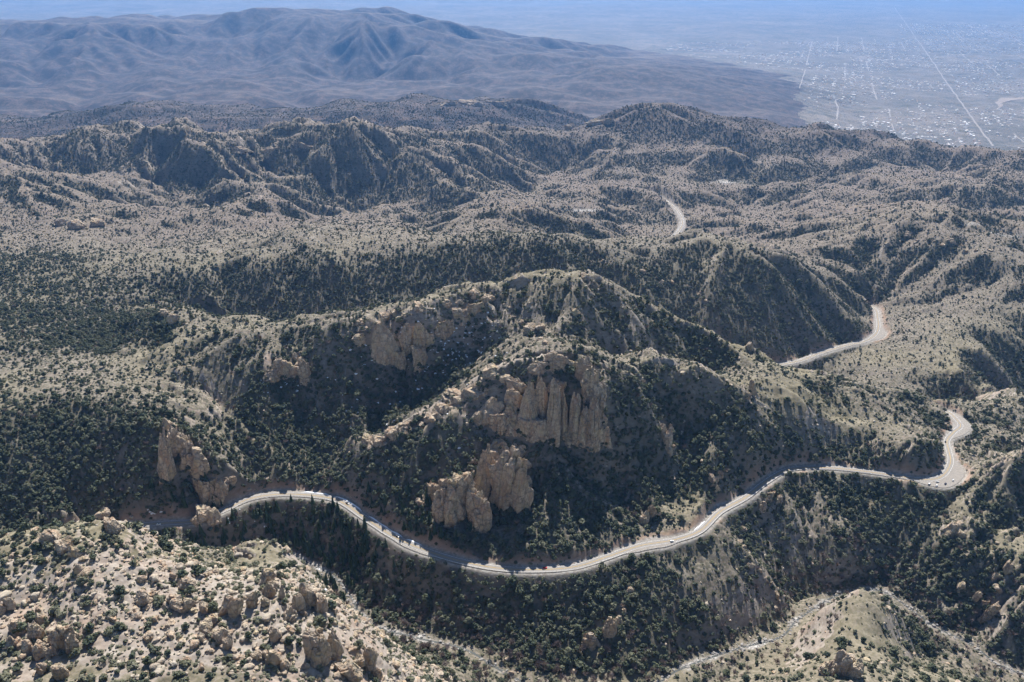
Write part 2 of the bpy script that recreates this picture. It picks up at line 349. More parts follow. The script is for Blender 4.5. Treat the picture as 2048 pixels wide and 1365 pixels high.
def ground_material():
    M = NT('dry_mountain_ground')
    n1 = M.noise(1/90., 4); n2 = M.noise(1/14., 4); n3 = M.noise(1/3.2, 3, .6)
    soil = M.ramp(n1, (.3, (.165,.130,.108)), (.5, (.205,.17,.138)), (.7, (.20,.16,.14)))
    soil = M.mix(M.ramp(n2, (.35, 0), (.65, 1)), soil, (.255,.22,.178))
    soil = M.mix(M.ramp(n3, (.41, 0), (.56, .9)), soil, (.095,.090,.062))               # dead scrub, litter
    soil = M.mix(M.math('MULTIPLY', M.attr('red'), .7), soil, M.mix(n2, (.125,.092,.078), (.215,.165,.135)))
    grass = M.ramp(n2, (.35, (.145,.128,.078)), (.62, (.24,.21,.14)))
    c = M.mix(M.math('MULTIPLY', M.attr('grass'), .75), soil, grass)
    rock = M.ramp(M.noise(1/7., 5, .65, M.coord((1/7., 1/7., 1/3.))), (.3, (.18,.15,.125)), (.5, (.28,.24,.20)), (.7, (.37,.33,.28)))
    rock = M.mix(M.ramp(M.noise(1/38., 3), (.5, 0), (.75, .4)), rock, (.36,.23,.15))
    rk = M.math('ADD', M.attr('rock'), M.math('MULTIPLY', M.math('SUBTRACT', n2, .5), 1.6))
    c = M.mix(M.ramp(rk, (.42, 0), (.58, 1)), c, rock)
    c = M.mix(M.ramp(M.attr('litter'), (0, 0), (1, .85)), c, M.mix(n3, (.062,.060,.042), (.115,.105,.08)))   # leaf litter under the woods
    cut = M.mix(n2, (.26,.135,.085), (.38,.26,.19))
    c = M.mix(M.attr('cut'), c, cut)
    gr = M.mix(M.ramp(n3, (.4, 0), (.6, 1)), (.20,.185,.165), (.46,.44,.41))
    c = M.mix(M.attr('gravel'), c, gr)
    # far scrub, too small to stand as plants: dark dots on pale soil
    v = M.voro(1/13.); dots = M.ramp(v, (.30, 1), (.48, 0))
    big = M.voro(1/34.); dots2 = M.ramp(big, (.2, .5), (.5, 0))
    sc = M.math('MULTIPLY', M.attr('far'), M.math('MAXIMUM', dots, dots2))
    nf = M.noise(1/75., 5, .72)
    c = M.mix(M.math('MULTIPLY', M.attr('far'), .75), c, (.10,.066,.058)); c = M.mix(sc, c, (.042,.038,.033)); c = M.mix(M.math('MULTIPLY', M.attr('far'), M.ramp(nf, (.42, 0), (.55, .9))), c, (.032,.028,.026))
    M.col(c)
    M.bump(M.math('ADD', M.math('MULTIPLY', n3, .5), M.math('MULTIPLY', n2, 2.5)), .55, 1.0)
    return M.m
MAT_GROUND = ground_material()
def valley_material():
    M = NT('desert_valley_floor')
    n1 = M.noise(1/900., 5); n2 = M.noise(1/130., 4)
    c = M.ramp(n1, (.35, (.13,.115,.095)), (.6, (.20,.17,.14)), (.75, (.27,.225,.185)))
    c = M.mix(M.ramp(n2, (.48, 0), (.68, .75)), c, (.075,.075,.055))
    v = M.voro(1/22.); c = M.mix(M.ramp(v, (.2, .85), (.42, 0)), c, (.05,.055,.035))
    wash = M.voro(1/1700., 'DISTANCE_TO_EDGE', vec=M.coord((1/900., 1/3800., 1)))
    c = M.mix(M.ramp(wash, (0, .55), (.06, 0)), c, (.06,.06,.045))
    M.col(c); return M.m
MAT_VALLEY = valley_material()
def plain(name, c, var=.25, scale=1/3., rough=.9):
    M = NT(name); nz = M.noise(scale, 4)
    M.col(M.mix(nz, tuple(x*(1-var) for x in c), tuple(min(1, x*(1+var)) for x in c))); M.b.inputs['Roughness'].default_value = rough
    return M.m

# ------------------------------------------------------------------ masks on the land
def blob(u, v, Y, ru, rY):            # soft spot on the ground round a surveyed point (radii in metres)
    z = ZC-Y*float(tdep(v)); x = world_x(u, Y, z)
    return np.exp(-(((GX-x)/ru)**2+((GY-Y)/rY)**2))
smooth = NDL.copy()
for _ in range(3):
    smooth[1:-1] = (smooth[:-2]+smooth[1:-1]*2+smooth[2:])/4; smooth[:,1:-1] = (smooth[:,:-2]+smooth[:,1:-1]*2+smooth[:,2:])/4
patch = fbm(GX/130, GY/130, 4, 41, .6) - .45*CONV
_k = sstep(1200, 2200, GY); WOOD = sstep(0, 1, (.67+.12*_k-smooth-.26*patch)/(.38-.13*_k))                    # shaded, moist slopes carry woods
WOOD *= 1-.2*sstep(1800, 3200, GY)
ROCK = sstep(.75, 1.3, SL)*.8 + .35*sstep(.2, .6, fbm(GX/70, GY/70, 3, 43))*(GY < 2600)
GRASS = sstep(-.2, .5, fbm(GX/240, GY/240, 3, 44))*(1-.8*sstep(1150, 1600, GY))
def add(M, w, k): return np.clip(M + k*w, 0, 1)
for a in [(200,950,700,190,70),(50,950,700,150,70),(600,850,810,110,60),(700,950,740,80,70),(560,1010,690,90,40),(700,1080,640,80,50),(850,1200,600,120,45),(1100,980,705,60,30),
          (1150,1080,650,70,30),(1250,1010,700,40,40),(1120,1250,585,70,40),(100,600,1180,250,170),(220,690,1000,90,70),(0,540,1350,130,120),(500,600,1260,200,70),(800,600,1290,200,70),
          (760,800,850,70,60),(1030,520,1420,120,70),(1300,560,1350,150,60),(1500,640,1270,120,50),(1650,880,850,70,25),(330,950,700,60,40)]:
    WOOD = add(WOOD, blob(*a)*(1.0-.5*patch), .7)
for a in [(400,590,1300,110,40),(560,580,1310,120,42),(700,560,1345,110,42),(850,535,1375,110,40),(1000,520,1395,100,36),(1150,525,1395,100,36),(1300,550,1370,100,40)]:
    WOOD = np.maximum(WOOD, np.clip(1.1*blob(*a)*(1-.35*patch), 0, 1))
for a in [(1320,714,868,50,10),(1560,800,892,110,35),(1700,825,905,100,30),(1800,860,895,50,20),(150,1200,420,300,80),(450,1150,450,150,60),(540,1110,525,45,45),(1700,1280,560,120,90),(1080,600,960,150,60),(740,640,920,120,30),(850,840,775,110,25),(250,740,880,170,50),(430,800,830,40,40),(1500,770,900,140,40),(600,480,1700,400,150),(1450,1150,650,60,50),(1600,1080,735,50,40)]:
    WOOD = add(WOOD, blob(*a), -.8)
for a in [(850,625,920,130,20),(560,730,870,60,14),(850,830,778,90,16),(960,760,800,60,30),(1100,730,805,70,20),(200,1230,410,260,70),(620,1300,400,110,50),(620,1200,440,70,30),(400,1200,430,140,45),(1200,1260,580,20,20)]:
    ROCK = add(ROCK, blob(*a), .5)
for a in [(1700,1280,560,110,100),(150,1100,470,200,50),(540,1100,530,40,35),(1330,712,850,90,14),(1600,790,900,170,25)]:
    GRASS = add(GRASS, blob(*a), .8)
CUT = np.clip((1-sstep(9, 16, road_d))*sstep(5, 8, road_d)*(road_side > 0)*(.75+.5*fbm(GX/25, GY/25, 2, 45)), 0, 1)*(GY < 1700)*.65
SHOULDER = (1-sstep(6.5, 9.5, road_d))
GRAVEL = np.clip(1-sstep(1.5, 4.5, creek_d + 4*perlin(GX/12, GY/12, 46)), 0, 1)*sstep(-.1, .35, perlin(GX/40, GY/40, 48))
GRAVEL = np.maximum(GRAVEL, .55*SHOULDER)
for a in [(1455,364,2740,34,26),(1478,360,2780,22,16),(1590,372,2690,26,22),(1980,468,1760,60,8),(1170,425,2260,40,9)]:
    GRAVEL = np.maximum(GRAVEL, np.clip(1.3*blob(*a)*(1+.6*perlin(GX/15, GY/15, 51)), 0, .9))
OPEN = np.clip(blob(1700,1280,560,110,100)+blob(540,1105,528,40,40), 0, 1)
WOOD = WOOD*(.8+.35*fbm(GX/28, GY/28, 2, 49))*sstep(6, 12, road_d)*sstep(3, 9, creek_d)
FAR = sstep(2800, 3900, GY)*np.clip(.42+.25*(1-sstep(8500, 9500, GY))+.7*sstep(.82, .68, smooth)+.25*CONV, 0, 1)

# ------------------------------------------------------------------ ground sheets (one surface, cut into named stretches along shared edges)
def region_mesh(name, i0, i1, mat, masks):
    ni = i1-i0
    co = np.stack([GX[i0:i1], GY[i0:i1], Z[i0:i1]], 2).reshape(-1, 3)
    idx = np.arange(ni*NA).reshape(ni, NA)
    q = np.stack([idx[:-1,:-1], idx[:-1,1:], idx[1:,1:], idx[1:,:-1]], 2).reshape(-1, 4)
    me = bpy.data.meshes.new(name)
    me.vertices.add(len(co)); me.vertices.foreach_set('co', co.ravel().astype(np.float32))
    me.loops.add(q.size); me.loops.foreach_set('vertex_index', q.ravel().astype(np.int32))
    me.polygons.add(len(q)); me.polygons.foreach_set('loop_start', np.arange(0, q.size, 4, dtype=np.int32))
    me.polygons.foreach_set('use_smooth', np.ones(len(q), bool))
    me.update(calc_edges=True)
    for k, G in masks.items():
        at = me.attributes.new(k, 'FLOAT', 'POINT'); at.data.foreach_set('value', G[i0:i1].ravel().astype(np.float32))
    me.materials.append(mat)
    o = bpy.data.objects.new(name, me); COL.objects.link(o); o['kind'] = 'structure'
    return o
RED = sstep(1250, 2100, GY)*(.75+.25*fbm(GX/500, GY/500, 3, 50))
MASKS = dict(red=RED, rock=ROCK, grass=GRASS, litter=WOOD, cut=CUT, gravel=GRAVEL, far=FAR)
def row(y): return int(np.searchsorted(lny, math.log(y)))
cuts = [0, row(1120), row(2000), row(5200), NB]
o = region_mesh('mountain_slopes', 0, cuts[1]+1, MAT_GROUND, MASKS); o['label'] = 'rugged near slopes round the highway with canyon and rocky ridge'
o = region_mesh('basin_hills', cuts[1], cuts[2]+1, MAT_GROUND, MASKS); o['label'] = 'rolling scrub covered hills behind the main ridge'
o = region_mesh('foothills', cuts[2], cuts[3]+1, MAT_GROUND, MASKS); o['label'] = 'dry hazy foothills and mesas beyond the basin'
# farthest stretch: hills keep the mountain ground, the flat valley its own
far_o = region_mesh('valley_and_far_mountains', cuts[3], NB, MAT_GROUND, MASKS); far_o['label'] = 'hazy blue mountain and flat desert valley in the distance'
me = far_o.data; me.materials.append(MAT_VALLEY)
zc = (Z[cuts[3]:-1,:-1]+Z[cuts[3]+1:,1:])/2; yc = GY[cuts[3]:-1,:-1]
flat = (zc + 25*fbm(GX[cuts[3]:-1,:-1]/700, yc/700, 3, 47) < 25) | (yc > 13500)
me.polygons.foreach_set('material_index', flat.ravel().astype(np.int32))

# ------------------------------------------------------------------ air
def box_mesh(name, x0, x1, y0, y1, z0, z1):
    me = bpy.data.meshes.new(name)
    v = [(x, y, z) for z in (z0, z1) for y in (y0, y1) for x in (x0, x1)]
    me.from_pydata(v, [], [(0,2,3,1),(4,5,7,6),(0,1,5,4),(2,6,7,3),(0,4,6,2),(1,3,7,5)]); return me
hz = bpy.data.objects.new('haze', box_mesh('haze', -34000, 34000, -400, 34000, float(Z.min())-30, max(ZC, float(Z.max()))+12))
COL.objects.link(hz); hz['kind'] = 'stuff'; hz['label'] = 'thin blue haze filling the air over the land'; hz['category'] = 'haze'
hm = bpy.data.materials.new('blue_haze'); hm.use_nodes = True; ht = hm.node_tree; ht.nodes.clear()
ho = ht.nodes.new('ShaderNodeOutputMaterial'); pv = ht.nodes.new('ShaderNodeVolumePrincipled')
pv.inputs['Color'].default_value = (.19, .46, .97, 1); pv.inputs["Density"].default_value = 3.6e-5; pv.inputs['Anisotropy'].default_value = 0.3
ht.links.new(pv.outputs[0], ho.inputs['Volume']); hz.data.materials.append(hm)

# ------------------------------------------------------------------ placing things on the land
_YS = np.exp(np.linspace(math.log(230), math.log(32000), 5000))
def ground_at(u, v):                   # where the sight line of photo point (u, v) meets the ground
    zr = ZC - _YS*float(tdep(v)); xr = world_x(u, _YS, zr)
    zt = sample(Z, xr, _YS); k = int(np.argmax(zt >= zr))
    return Vector((float(xr[k]), float(_YS[k]), float(zt[k])))
def zat(x, y): return float(sample(Z, np.array([x], float), np.array([y], float))[0])
def metres(p): return (p.y*CT+(ZC-p.z)*ST)/FPX             # metres per photo pixel at p
def mesh_from(name, co, faces, mats=(), smooth=False, mat_idx=None):
    me = bpy.data.meshes.new(name); me.from_pydata([tuple(c) for c in co], [], [tuple(f) for f in faces])
    for m in mats: me.materials.append(m)
    if smooth: me.polygons.foreach_set('use_smooth', np.ones(len(me.polygons), bool))
    if mat_idx is not None: me.polygons.foreach_set('material_index', np.asarray(mat_idx, np.int32))
    me.update(); return me
def link(name, me, parent=None, loc=None, rot=None, scale=None):
    o = bpy.data.objects.new(name, me); COL.objects.link(o)
    if parent is not None: o.parent = parent
    if loc is not None: o.location = loc
    if rot is not None: o.rotation_euler = rot
    if scale is not None: o.scale = scale
    return o
def tag(o, label, cat, group=None, kind=None):
    o['label'] = label; o['category'] = cat
    if group: o['group'] = group
    if kind: o['kind'] = kind
    return o
def empty(name, loc, rz=0.0):
    o = bpy.data.objects.new(name, None); COL.objects.link(o); o.location = loc; o.rotation_euler = (0, 0, rz); o.empty_display_size = 1.0
    return o

# ------------------------------------------------------------------ roads
M_ = NT('worn_asphalt'); nz = M_.noise(1/2.5, 4); nb = M_.noise(1/40., 3)
M_.col(M_.mix(nb, M_.mix(nz, (.20,.185,.165), (.25,.232,.21)), (.27,.25,.225))); MAT_ROAD = M_.m
MAT_SHOULDER = plain('pale_gravel_shoulder', (.25,.228,.20), .35, 1/2.)
MAT_YEL = plain('yellow_road_paint', (.42,.28,.08)); MAT_WHITE = plain('white_road_paint', (.6,.6,.58), .1)
MAT_STEEL = plain('galvanised_steel', (.55,.55,.54), .15, 1/5., .45)
MAT_SNOW = plain('old_snow', (.82,.84,.87), .08, 1/1.5)
def normals2d(P):
    t = np.gradient(P[:,:2], axis=0); t /= np.linalg.norm(t, axis=1)[:,None]+1e-9
    return np.stack([-t[:,1], t[:,0]], 1)             # to the left of travel
def strip(name, P, lo, hi, dz, mat, parent=None, uvz=0.0):
    N = normals2d(P); lo = np.broadcast_to(lo, len(P)); hi = np.broadcast_to(hi, len(P))
    a = np.c_[P[:,:2]+N*lo[:,None], P[:,2]+dz]; b = np.c_[P[:,:2]+N*hi[:,None], P[:,2]+dz+uvz]
    co = np.empty((2*len(P), 3)); co[0::2] = a; co[1::2] = b
    f = [(2*i, 2*i+2, 2*i+3, 2*i+1) for i in range(len(P)-1)]
    return link(name, mesh_from(name, co, f, [mat]), parent)
def highway(P, label, wl, wr):
    r = strip('road', P, -(3.3+wr), 3.3+wl, .02, MAT_SHOULDER); r['kind'] = 'structure'; r['label'] = label
    strip('asphalt', P, -3.55, 3.55, .10, MAT_ROAD, r)
    strip('centre_line', P, -.26, .26, .17, MAT_YEL, r)
    for s in (-1, 1): strip('edge_line', P, s*3.3-.15, s*3.3+.15, .17, MAT_WHITE, r)
    return r
wl, wr = WA_L, WA_R
highway(RA, 'two lane mountain highway winding along the canyon wall to a hairpin overlook', wl, wr)
highway(RB, 'short stretch of highway with a dirt pullout across the side canyon', WB_L, WB_R)
highway(RC, 'pale far curve of highway crossing the scrubby basin', WC_L, WC_R)
# the overlook terrace: fill under the wide paving
def guardrail(P, off, label):
    N = normals2d(P); Q = P.copy(); Q[:,:2] += N*np.broadcast_to(off, len(P))[:,None]
    g = empty('guardrail', Vector(Q[len(Q)//2])); tag(g, label, 'guardrail')
    base = g.location
    def rail(z0, z1, nm):
        co = []; f = []
        for i, q in enumerate(Q):
            for dn, z in ((-.06, z0), (.06, z0), (.06, z1), (-.06, z1)):
                co.append((q[0]+N[i,0]*dn-base.x, q[1]+N[i,1]*dn-base.y, q[2]+z-base.z))
        for i in range(len(Q)-1):
            for k in range(4): f.append((4*i+k, 4*i+4+k, 4*i+4+(k+1)%4, 4*i+(k+1)%4))
        link(nm, mesh_from(nm, co, f, [MAT_STEEL]), g)
    rail(.45, .80, 'rail')
    co = []; f = []
    for i in range(0, len(Q), 1):
        x, y, z = Q[i]-np.array(base); b = len(co)
        co += [(x+dx, y+dy, z+dz) for dz in (-.4, .85) for dx, dy in ((-.1,-.1),(.1,-.1),(.1,.1),(-.1,.1))]
        f += [(b,b+1,b+5,b+4),(b+1,b+2,b+6,b+5),(b+2,b+3,b+7,b+6),(b+3,b,b+4,b+7),(b+4,b+5,b+6,b+7)]
    po = link('posts', mesh_from('posts', co, f, [plain('weathered_post', (.25,.2,.15))]), g); po['kind'] = 'stuff'
def idx_u(P, u): return int(np.argmin([abs(project(*p)[0]-u) for p in P]))
i1, i2, i3 = idx_u(RA, 470), idx_u(RA, 1130), idx_u(RA, 1560)
guardrail(RA[i1:i2], -(3.3+wr[i1:i2]-.2), 'long steel guardrail along the outer edge of the shaded highway bend')
guardrail(RA[i2+6:i3], -(3.3+wr[i2+6:i3]-.2), 'steel guardrail on the highway climbing right toward the overlook')
i4 = idx_u(RA, 1840)
guardrail(RA[i3+4:i4], -(3.3+wr[i3+4:i4]-.2), 'steel guardrail on the straight just left of the overlook')

# ------------------------------------------------------------------ rock
def rock_material(name='weathered_granite_gneiss', pale=.35, tint=(.40,.33,.25)):
    M = NT(name)
    pos = M.n('NewGeometry').outputs['Position']
    def nz(sc, det=4, rough=.6):
        mp = M.n('Mapping'); M.l(pos, mp.inputs[0]); mp.inputs['Scale'].default_value = sc if isinstance(sc, tuple) else (sc,)*3
        return M.noise(1, det, rough, mp.outputs[0])
    oi = M.n('ObjectInfo').outputs['Random']
    a = nz(1/3.2); b = nz(1/14., 3); c = nz((1/4., 1/4., 1/26.), 3); d = nz((1/7., 1/7., 1/2.2), 4)
    col = M.ramp(a, (.3, (.25,.195,.14)), (.52, (.43,.345,.25)), (.72, (.55,.47,.36)))
    col = M.mix(M.ramp(c, (.46, 0), (.64, .75)), col, (.33,.195,.115))           # rusty streaks
    col = M.mix(M.ramp(b, (.5, 0), (.68, .75)), col, (.40,.33,.19))             # ochre
    col = M.mix(M.ramp(d, (.52, 0), (.64, .8)), col, (.15,.14,.125))            # lichen grey
    mp = M.n('Mapping'); M.l(pos, mp.inputs[0]); mp.inputs['Scale'].default_value = (1/7., 1/7., 1/15.)
    v = M.voro(1, 'DISTANCE_TO_EDGE', vec=mp.outputs[0])
    col = M.mix(M.ramp(v, (0, .6), (.07, 0)), col, (.10,.085,.07))
    col = M.mix(M.math('MULTIPLY', oi, pale), col, tint)
    M.col(col); M.bump(M.math('ADD', M.math('MULTIPLY', a, 1.3), M.math('MULTIPLY', d, .8)), .8, 1.0)
    return M.m
MAT_ROCK = rock_material(); MAT_RUBBLE = rock_material('bleached_rubble', .8, (.39,.35,.285))
def n3(P, f, seed): return (perlin(P[:,0]*f+7.1, P[:,1]*f+P[:,2]*f*.37, seed)+perlin(P[:,1]*f+3.3, P[:,2]*f-P[:,0]*f*.31, seed+9)+perlin(P[:,2]*f+5.9, P[:,0]*f+P[:,1]*f*.29, seed+17))/1.7
def cube_sphere(k):
    co = {}; fs = []; out = []
    g = np.tan(np.linspace(-math.pi/4, math.pi/4, k+1))
    def vid(p):
        key = tuple(np.round(p, 6))
        if key not in co: co[key] = len(out); out.append(p)
        return co[key]
    for ax in range(3):
        for sg in (-1, 1):
            for i in range(k):
                for j in range(k):
                    q = []
                    for a, b in ((i,j),(i+1,j),(i+1,j+1),(i,j+1)):
                        p = [0,0,0]; p[ax] = sg; p[(ax+1)%3] = g[a]*sg; p[(ax+2)%3] = g[b]; q.append(vid(np.array(p, float)))
                    fs.append(q)
    P = np.array(out); return P/np.linalg.norm(P, axis=1)[:,None], fs
CS = {k: cube_sphere(k) for k in (8, 18, 34)}
def blocky(P, seed, n_, zs, off, crack):
    """split a surface into jointed blocks: each proud or set back, with open joints between"""
    r = np.random.default_rng(seed); C = r.uniform(-1.15, 1.15, (n_, 3)); W = P*np.array([1, 1, zs]); C = C*np.array([1, 1, zs])
    W = W + .10*np.stack([n3(P, 2.2, seed+3), n3(P, 2.2, seed+4), n3(P, 2.2, seed+5)], 1)
    d = np.linalg.norm(W[:,None]-C[None], axis=2); o = np.argsort(d, axis=1)[:,:2]; ar = np.arange(len(P))
    gap = d[ar,o[:,1]]-d[ar,o[:,0]]
    return (r.uniform(-1, 1, n_)*off)[o[:,0]] - crack*np.exp(-(gap/.05)**2)
def rock_mesh(name, seed, k, box=3.5, low=.22, mid=.10, crack=.07, taper=.2, zs=1.0, nb=14, planes=0, upright=.5):
    D, fs = CS[k]
    P = D/((np.abs(D)**box).sum(1)**(1/box))[:,None]
    if planes:                        # broken along flat joints
        r = np.random.default_rng(seed+77); Nn = r.standard_normal((planes, 3)); Nn[:,2] *= (1-upright); Nn[::5] = r.standard_normal((len(Nn[::5]), 3))*np.array([.5,.5,1])
        Nn /= np.linalg.norm(Nn, axis=1)[:,None]; h = r.uniform(.62, 1.0, planes); q = D@Nn.T
        rr = np.where(q > .05, h[None]/np.maximum(q, .05), 9).min(1); rad = np.linalg.norm(P, axis=1); P = P*(np.minimum(rad, rr)/rad)[:,None]
    P *= (1+low*n3(P, .9, seed)+blocky(P, seed, nb, zs, crack*1.3, crack*1.5)+mid*n3(P, 2.3, seed+1)*.6+mid*.45*n3(P, 5.5, seed+2)+mid*.25*n3(P, 11, seed+8))[:,None]
    h = np.clip((P[:,2]+1)/2, 0, 1.2)
    P[:,:2] *= (1-taper*h)[:,None]
    return mesh_from(name, P, fs, [MAT_ROCK], not planes)
ROUND = [rock_mesh('rounded_rock', 100+i, 18, 2.8, .30, .14, .06, .2, 1, 10, 11, .25) for i in range(7)]
BLOCK = [rock_mesh('block_rock', 200+i, 18, 4.0, .26, .14, .07, .15, .9, 16, 14, .4) for i in range(7)]
CLIFF = [rock_mesh('cliff_rock', 300+i, 34, 4.0, .26, .14, .085, .2, .5, 44, 18, .6) for i in range(6)]
SLAB = [rock_mesh('slab_rock', 400+i, 18, 3.4, .28, .12, .06, .2, 1.8, 12, 12, .3) for i in range(5)]
SMALL = [rock_mesh('small_rock', 500+i, 8, 2.8, .36, .16, .07, .2, 1, 5) for i in range(8)]
PINN = [rock_mesh('pinnacle', 600+i, 34, 3.0, .24, .14, .08, .58, .4, 36, 20, .8) for i in range(5)]

def piece(name, me, parent, base, p, w, dp, h, rz=0., tilt=(0., 0.), sink=.25):
    """one rock: w across, dp deep, h high (metres), standing at p, sunk a little"""
    o = link(name, me, parent)
    o.scale = (w/2, dp/2, h/2)
    o.location = Vector((p.x, p.y+dp*.30, p.z+h*(.5-sink))) - base      # the back of it is buried in the slope
    o.rotation_euler = (tilt[0], tilt[1], rz)
    return o
R = random.Random(11)
def rock_thing(name, label, cat, pieces, group=None, pname='block'):
    """pieces: (u, v_base, width_px, height_px, mesh, depth_ratio, rz, tiltx, tilty, sink[, push])"""
    ps = []
    for q in pieces:
        p = ground_at(q[0], q[1]); m = metres(p); dep = math.atan2(ZC-p.z, p.y)
        w = q[2]*m; h = q[3]*m/math.cos(dep)
        if len(q) > 10: p = Vector((p.x, p.y+q[10], p.z+.4*q[10]))
        ps.append((p, w, h, q))
    base = min((p for p, *_ in ps), key=lambda a: a.z).copy()
    if len(ps) == 1:
        p, w, h, q = ps[0]; o = piece(name, q[4], None, Vector((0,0,0)), p, w, w*q[5], h/(1-q[9]), q[6], (q[7], q[8]), q[9])
        tag(o, label, cat, group); return o
    g = empty(name, base); tag(g, label, cat, group)
    for p, w, h, q in ps: piece(q[11] if len(q) > 11 else pname, q[4], g, base, p, w, w*q[5], h/(1-q[9]), q[6], (q[7], q[8]), q[9])
    return g
# the pinnacled cliff under the great ridge
rock_thing('pinnacle_cliff', 'tall tan cliff split into four pinnacles in the centre of the ridge', 'cliff', [
 (1060,888,64,99,PINN[0],.9,.3,0,.05,.25,4,'pinnacle'),(1080,871,47,99,PINN[1],.9,.9,0,0,.25,10,'pinnacle'),(1108,901,57,124,PINN[2],.9,.2,0,.0,.22,4,'pinnacle'),(1126,893,40,89,PINN[4],.9,1.2,0,0,.22,6,'pinnacle'),
 (1150,909,57,111,PINN[3],.9,.5,0,0,.22,2,'pinnacle'),(1186,916,64,111,PINN[1],.9,2.1,0,0,.22,2,'pinnacle'),(1168,909,42,78,PINN[4],.9,.1,0,0,.22,3,'pinnacle'),
 (1030,875,74,51,CLIFF[0],.7,.2,.05,0,.3,4,'wall'),(1085,899,95,51,CLIFF[5],.5,.1,0,0,.3,6,'wall'),(1135,911,85,54,CLIFF[3],.5,-.1,0,0,.3,6,'wall'),(1185,915,81,54,CLIFF[1],.5,-.1,0,0,.3,4,'wall'),(1040,841,74,46,CLIFF[4],.6,.1,0,0,.3,4,'wall'),
 (1178,809,59,64,CLIFF[2],.8,.35,0,0,.3,0,'wall'),(1197,841,49,68,CLIFF[3],.9,.6,0,.08,.3,4,'wall'),(1205,873,38,44,CLIFF[0],.9,.6,0,.08,.35,4,'wall'),(1128,753,95,36,CLIFF[4],.45,.08,0,0,.35,2,'rim'),(1080,753,64,27,CLIFF[1],.5,-.2,0,0,.35,2,'rim'),(1172,759,53,39,CLIFF[0],.5,-.3,0,0,.35,0,'rim'),
 (1035,803,59,36,CLIFF[3],.6,-.3,.1,0,.35,2,'wall'),(1110,803,64,34,CLIFF[2],.6,.1,.1,0,.4,2,'wall'),(1078,793,23,38,PINN[2],1,.4,0,0,.25,0,'pinnacle'),(1056,803,21,25,BLOCK[1],1,.4,0,0,.25,0,'block')])
def ledge_line(label, line, n_, w0, w1, name='rock_ledge'):
    """a broken line of ledges following a rib of the slope"""
    P = np.array(line, float); t = np.linspace(0, len(P)-1, n_); pcs = []
    for q in t:
        i = min(int(q), len(P)-2); u, v = P[i]+(P[i+1]-P[i])*(q-i)
        w = R.uniform(w0, w1); pcs.append((u+R.gauss(0, w*.35), v+R.gauss(0, w*.22), w, w*R.uniform(.22, .45), R.choice(BLOCK+SLAB+CLIFF[:3]), R.uniform(.6, 1), R.uniform(-.4, .6), 0, R.uniform(-.1, .15), R.uniform(.35, .5)))
    rock_thing(name, label, 'outcrop', pcs)
ledge_line('pale stepped ledges running down left from the pinnacled cliff', [(1010,752),(960,775),(900,815),(840,850),(760,885),(730,895)], 32, 22, 44)
ledge_line('broken ledges between the shelf and the road, left of the buttress', [(1000,900),(960,935),(905,965),(865,995),(850,1015)], 20, 18, 38)
ledge_line('flat pale ledges along the left crest above the cliff band', [(1000,590),(930,605),(850,622),(770,640),(700,670),(640,690),(560,728)], 30, 14, 32)
ledge_line('scattered crags on the ravine rib right of the pinnacles', [(1330,840),(1335,880),(1345,930),(1330,980)], 9, 10, 20)
ledge_line('low crags stepping down the grassy slope below the summit', [(990,600),(1030,640),(1070,665),(1090,690)], 10, 10, 20)
ledge_line('line of crags down the rib below the climbing road', [(1480,1070),(1500,1120),(1540,1170),(1560,1220)], 11, 10, 22)
ledge_line('dark crags along the spur under the overlook', [(1905,1060),(1940,1100),(1985,1150),(2020,1190)], 12, 12, 28)
ledge_line('rocky rib beneath the shaded bend', [(1255,1190),(1235,1230),(1215,1270),(1190,1300)], 10, 12, 24)
ledge_line('crumbling bank rocks above the left road cut', [(470,960),(430,985),(395,1000)], 7, 14, 28)
ledge_line('tan crags capping the left wall above the fin', [(290,812),(320,830),(345,850),(360,872)], 9, 12, 26)
ledge_line('ledges across the dark slope behind the summit', [(1180,520),(1260,545),(1330,560),(1420,600)], 12, 10, 20)
ledge_line('grey crags on the hill face at far right', [(1760,490),(1830,480),(1900,490),(1980,510)], 14, 10, 22)
rock_thing('rock_slab', 'smooth rounded tan rock slab left of the pinnacles at the ridge edge', 'rock', [(985,836,58,38,ROUND[0],.8,.3,.1,-.12,.3),(960,850,40,26,BLOCK[1],.8,.2,0,0,.35),(1005,868,56,40,CLIFF[5],.7,.4,0,0,.35)])
rock_thing('rock_shelf', 'low reddish rock shelf stepping down below the pinnacles', 'rock', [(1004,905,42,22,BLOCK[0],.7,-.4,0,.1,.35),(1030,925,46,26,BLOCK[3],.7,-.5,0,.2,.35),(1052,938,30,18,BLOCK[2],.7,-.3,0,.1,.35),(975,948,34,16,SLAB[0],.8,0,0,0,.3)])
rock_thing('rock_buttress', 'massive ochre and red rock buttress directly above the shaded road', 'rock', [
 (1010,1022,106,109,CLIFF[2],.7,-.25,.05,.12,.3),(1045,1028,53,76,CLIFF[4],.8,.2,0,.1,.3),(975,995,60,83,CLIFF[0],.8,.1,0,.05,.3),(985,948,57,35,BLOCK[4],.8,.3,0,0,.35),(1022,960,39,31,BLOCK[5],.8,.7,0,0,.35),(1050,985,30,35,BLOCK[6],.8,.1,0,0,.3)])
rock_thing('rock_dome', 'rounded rust stained rock dome above the highway, left of the red buttress', 'rock', [
 (905,1050,110,94,CLIFF[1],.7,.15,.05,-.05,.3),(955,1062,69,66,CLIFF[3],.7,-.3,0,.1,.3),(866,1005,39,40,BLOCK[2],.8,.3,0,0,.35),(915,985,51,31,ROUND[3],.8,.5,0,0,.4)])
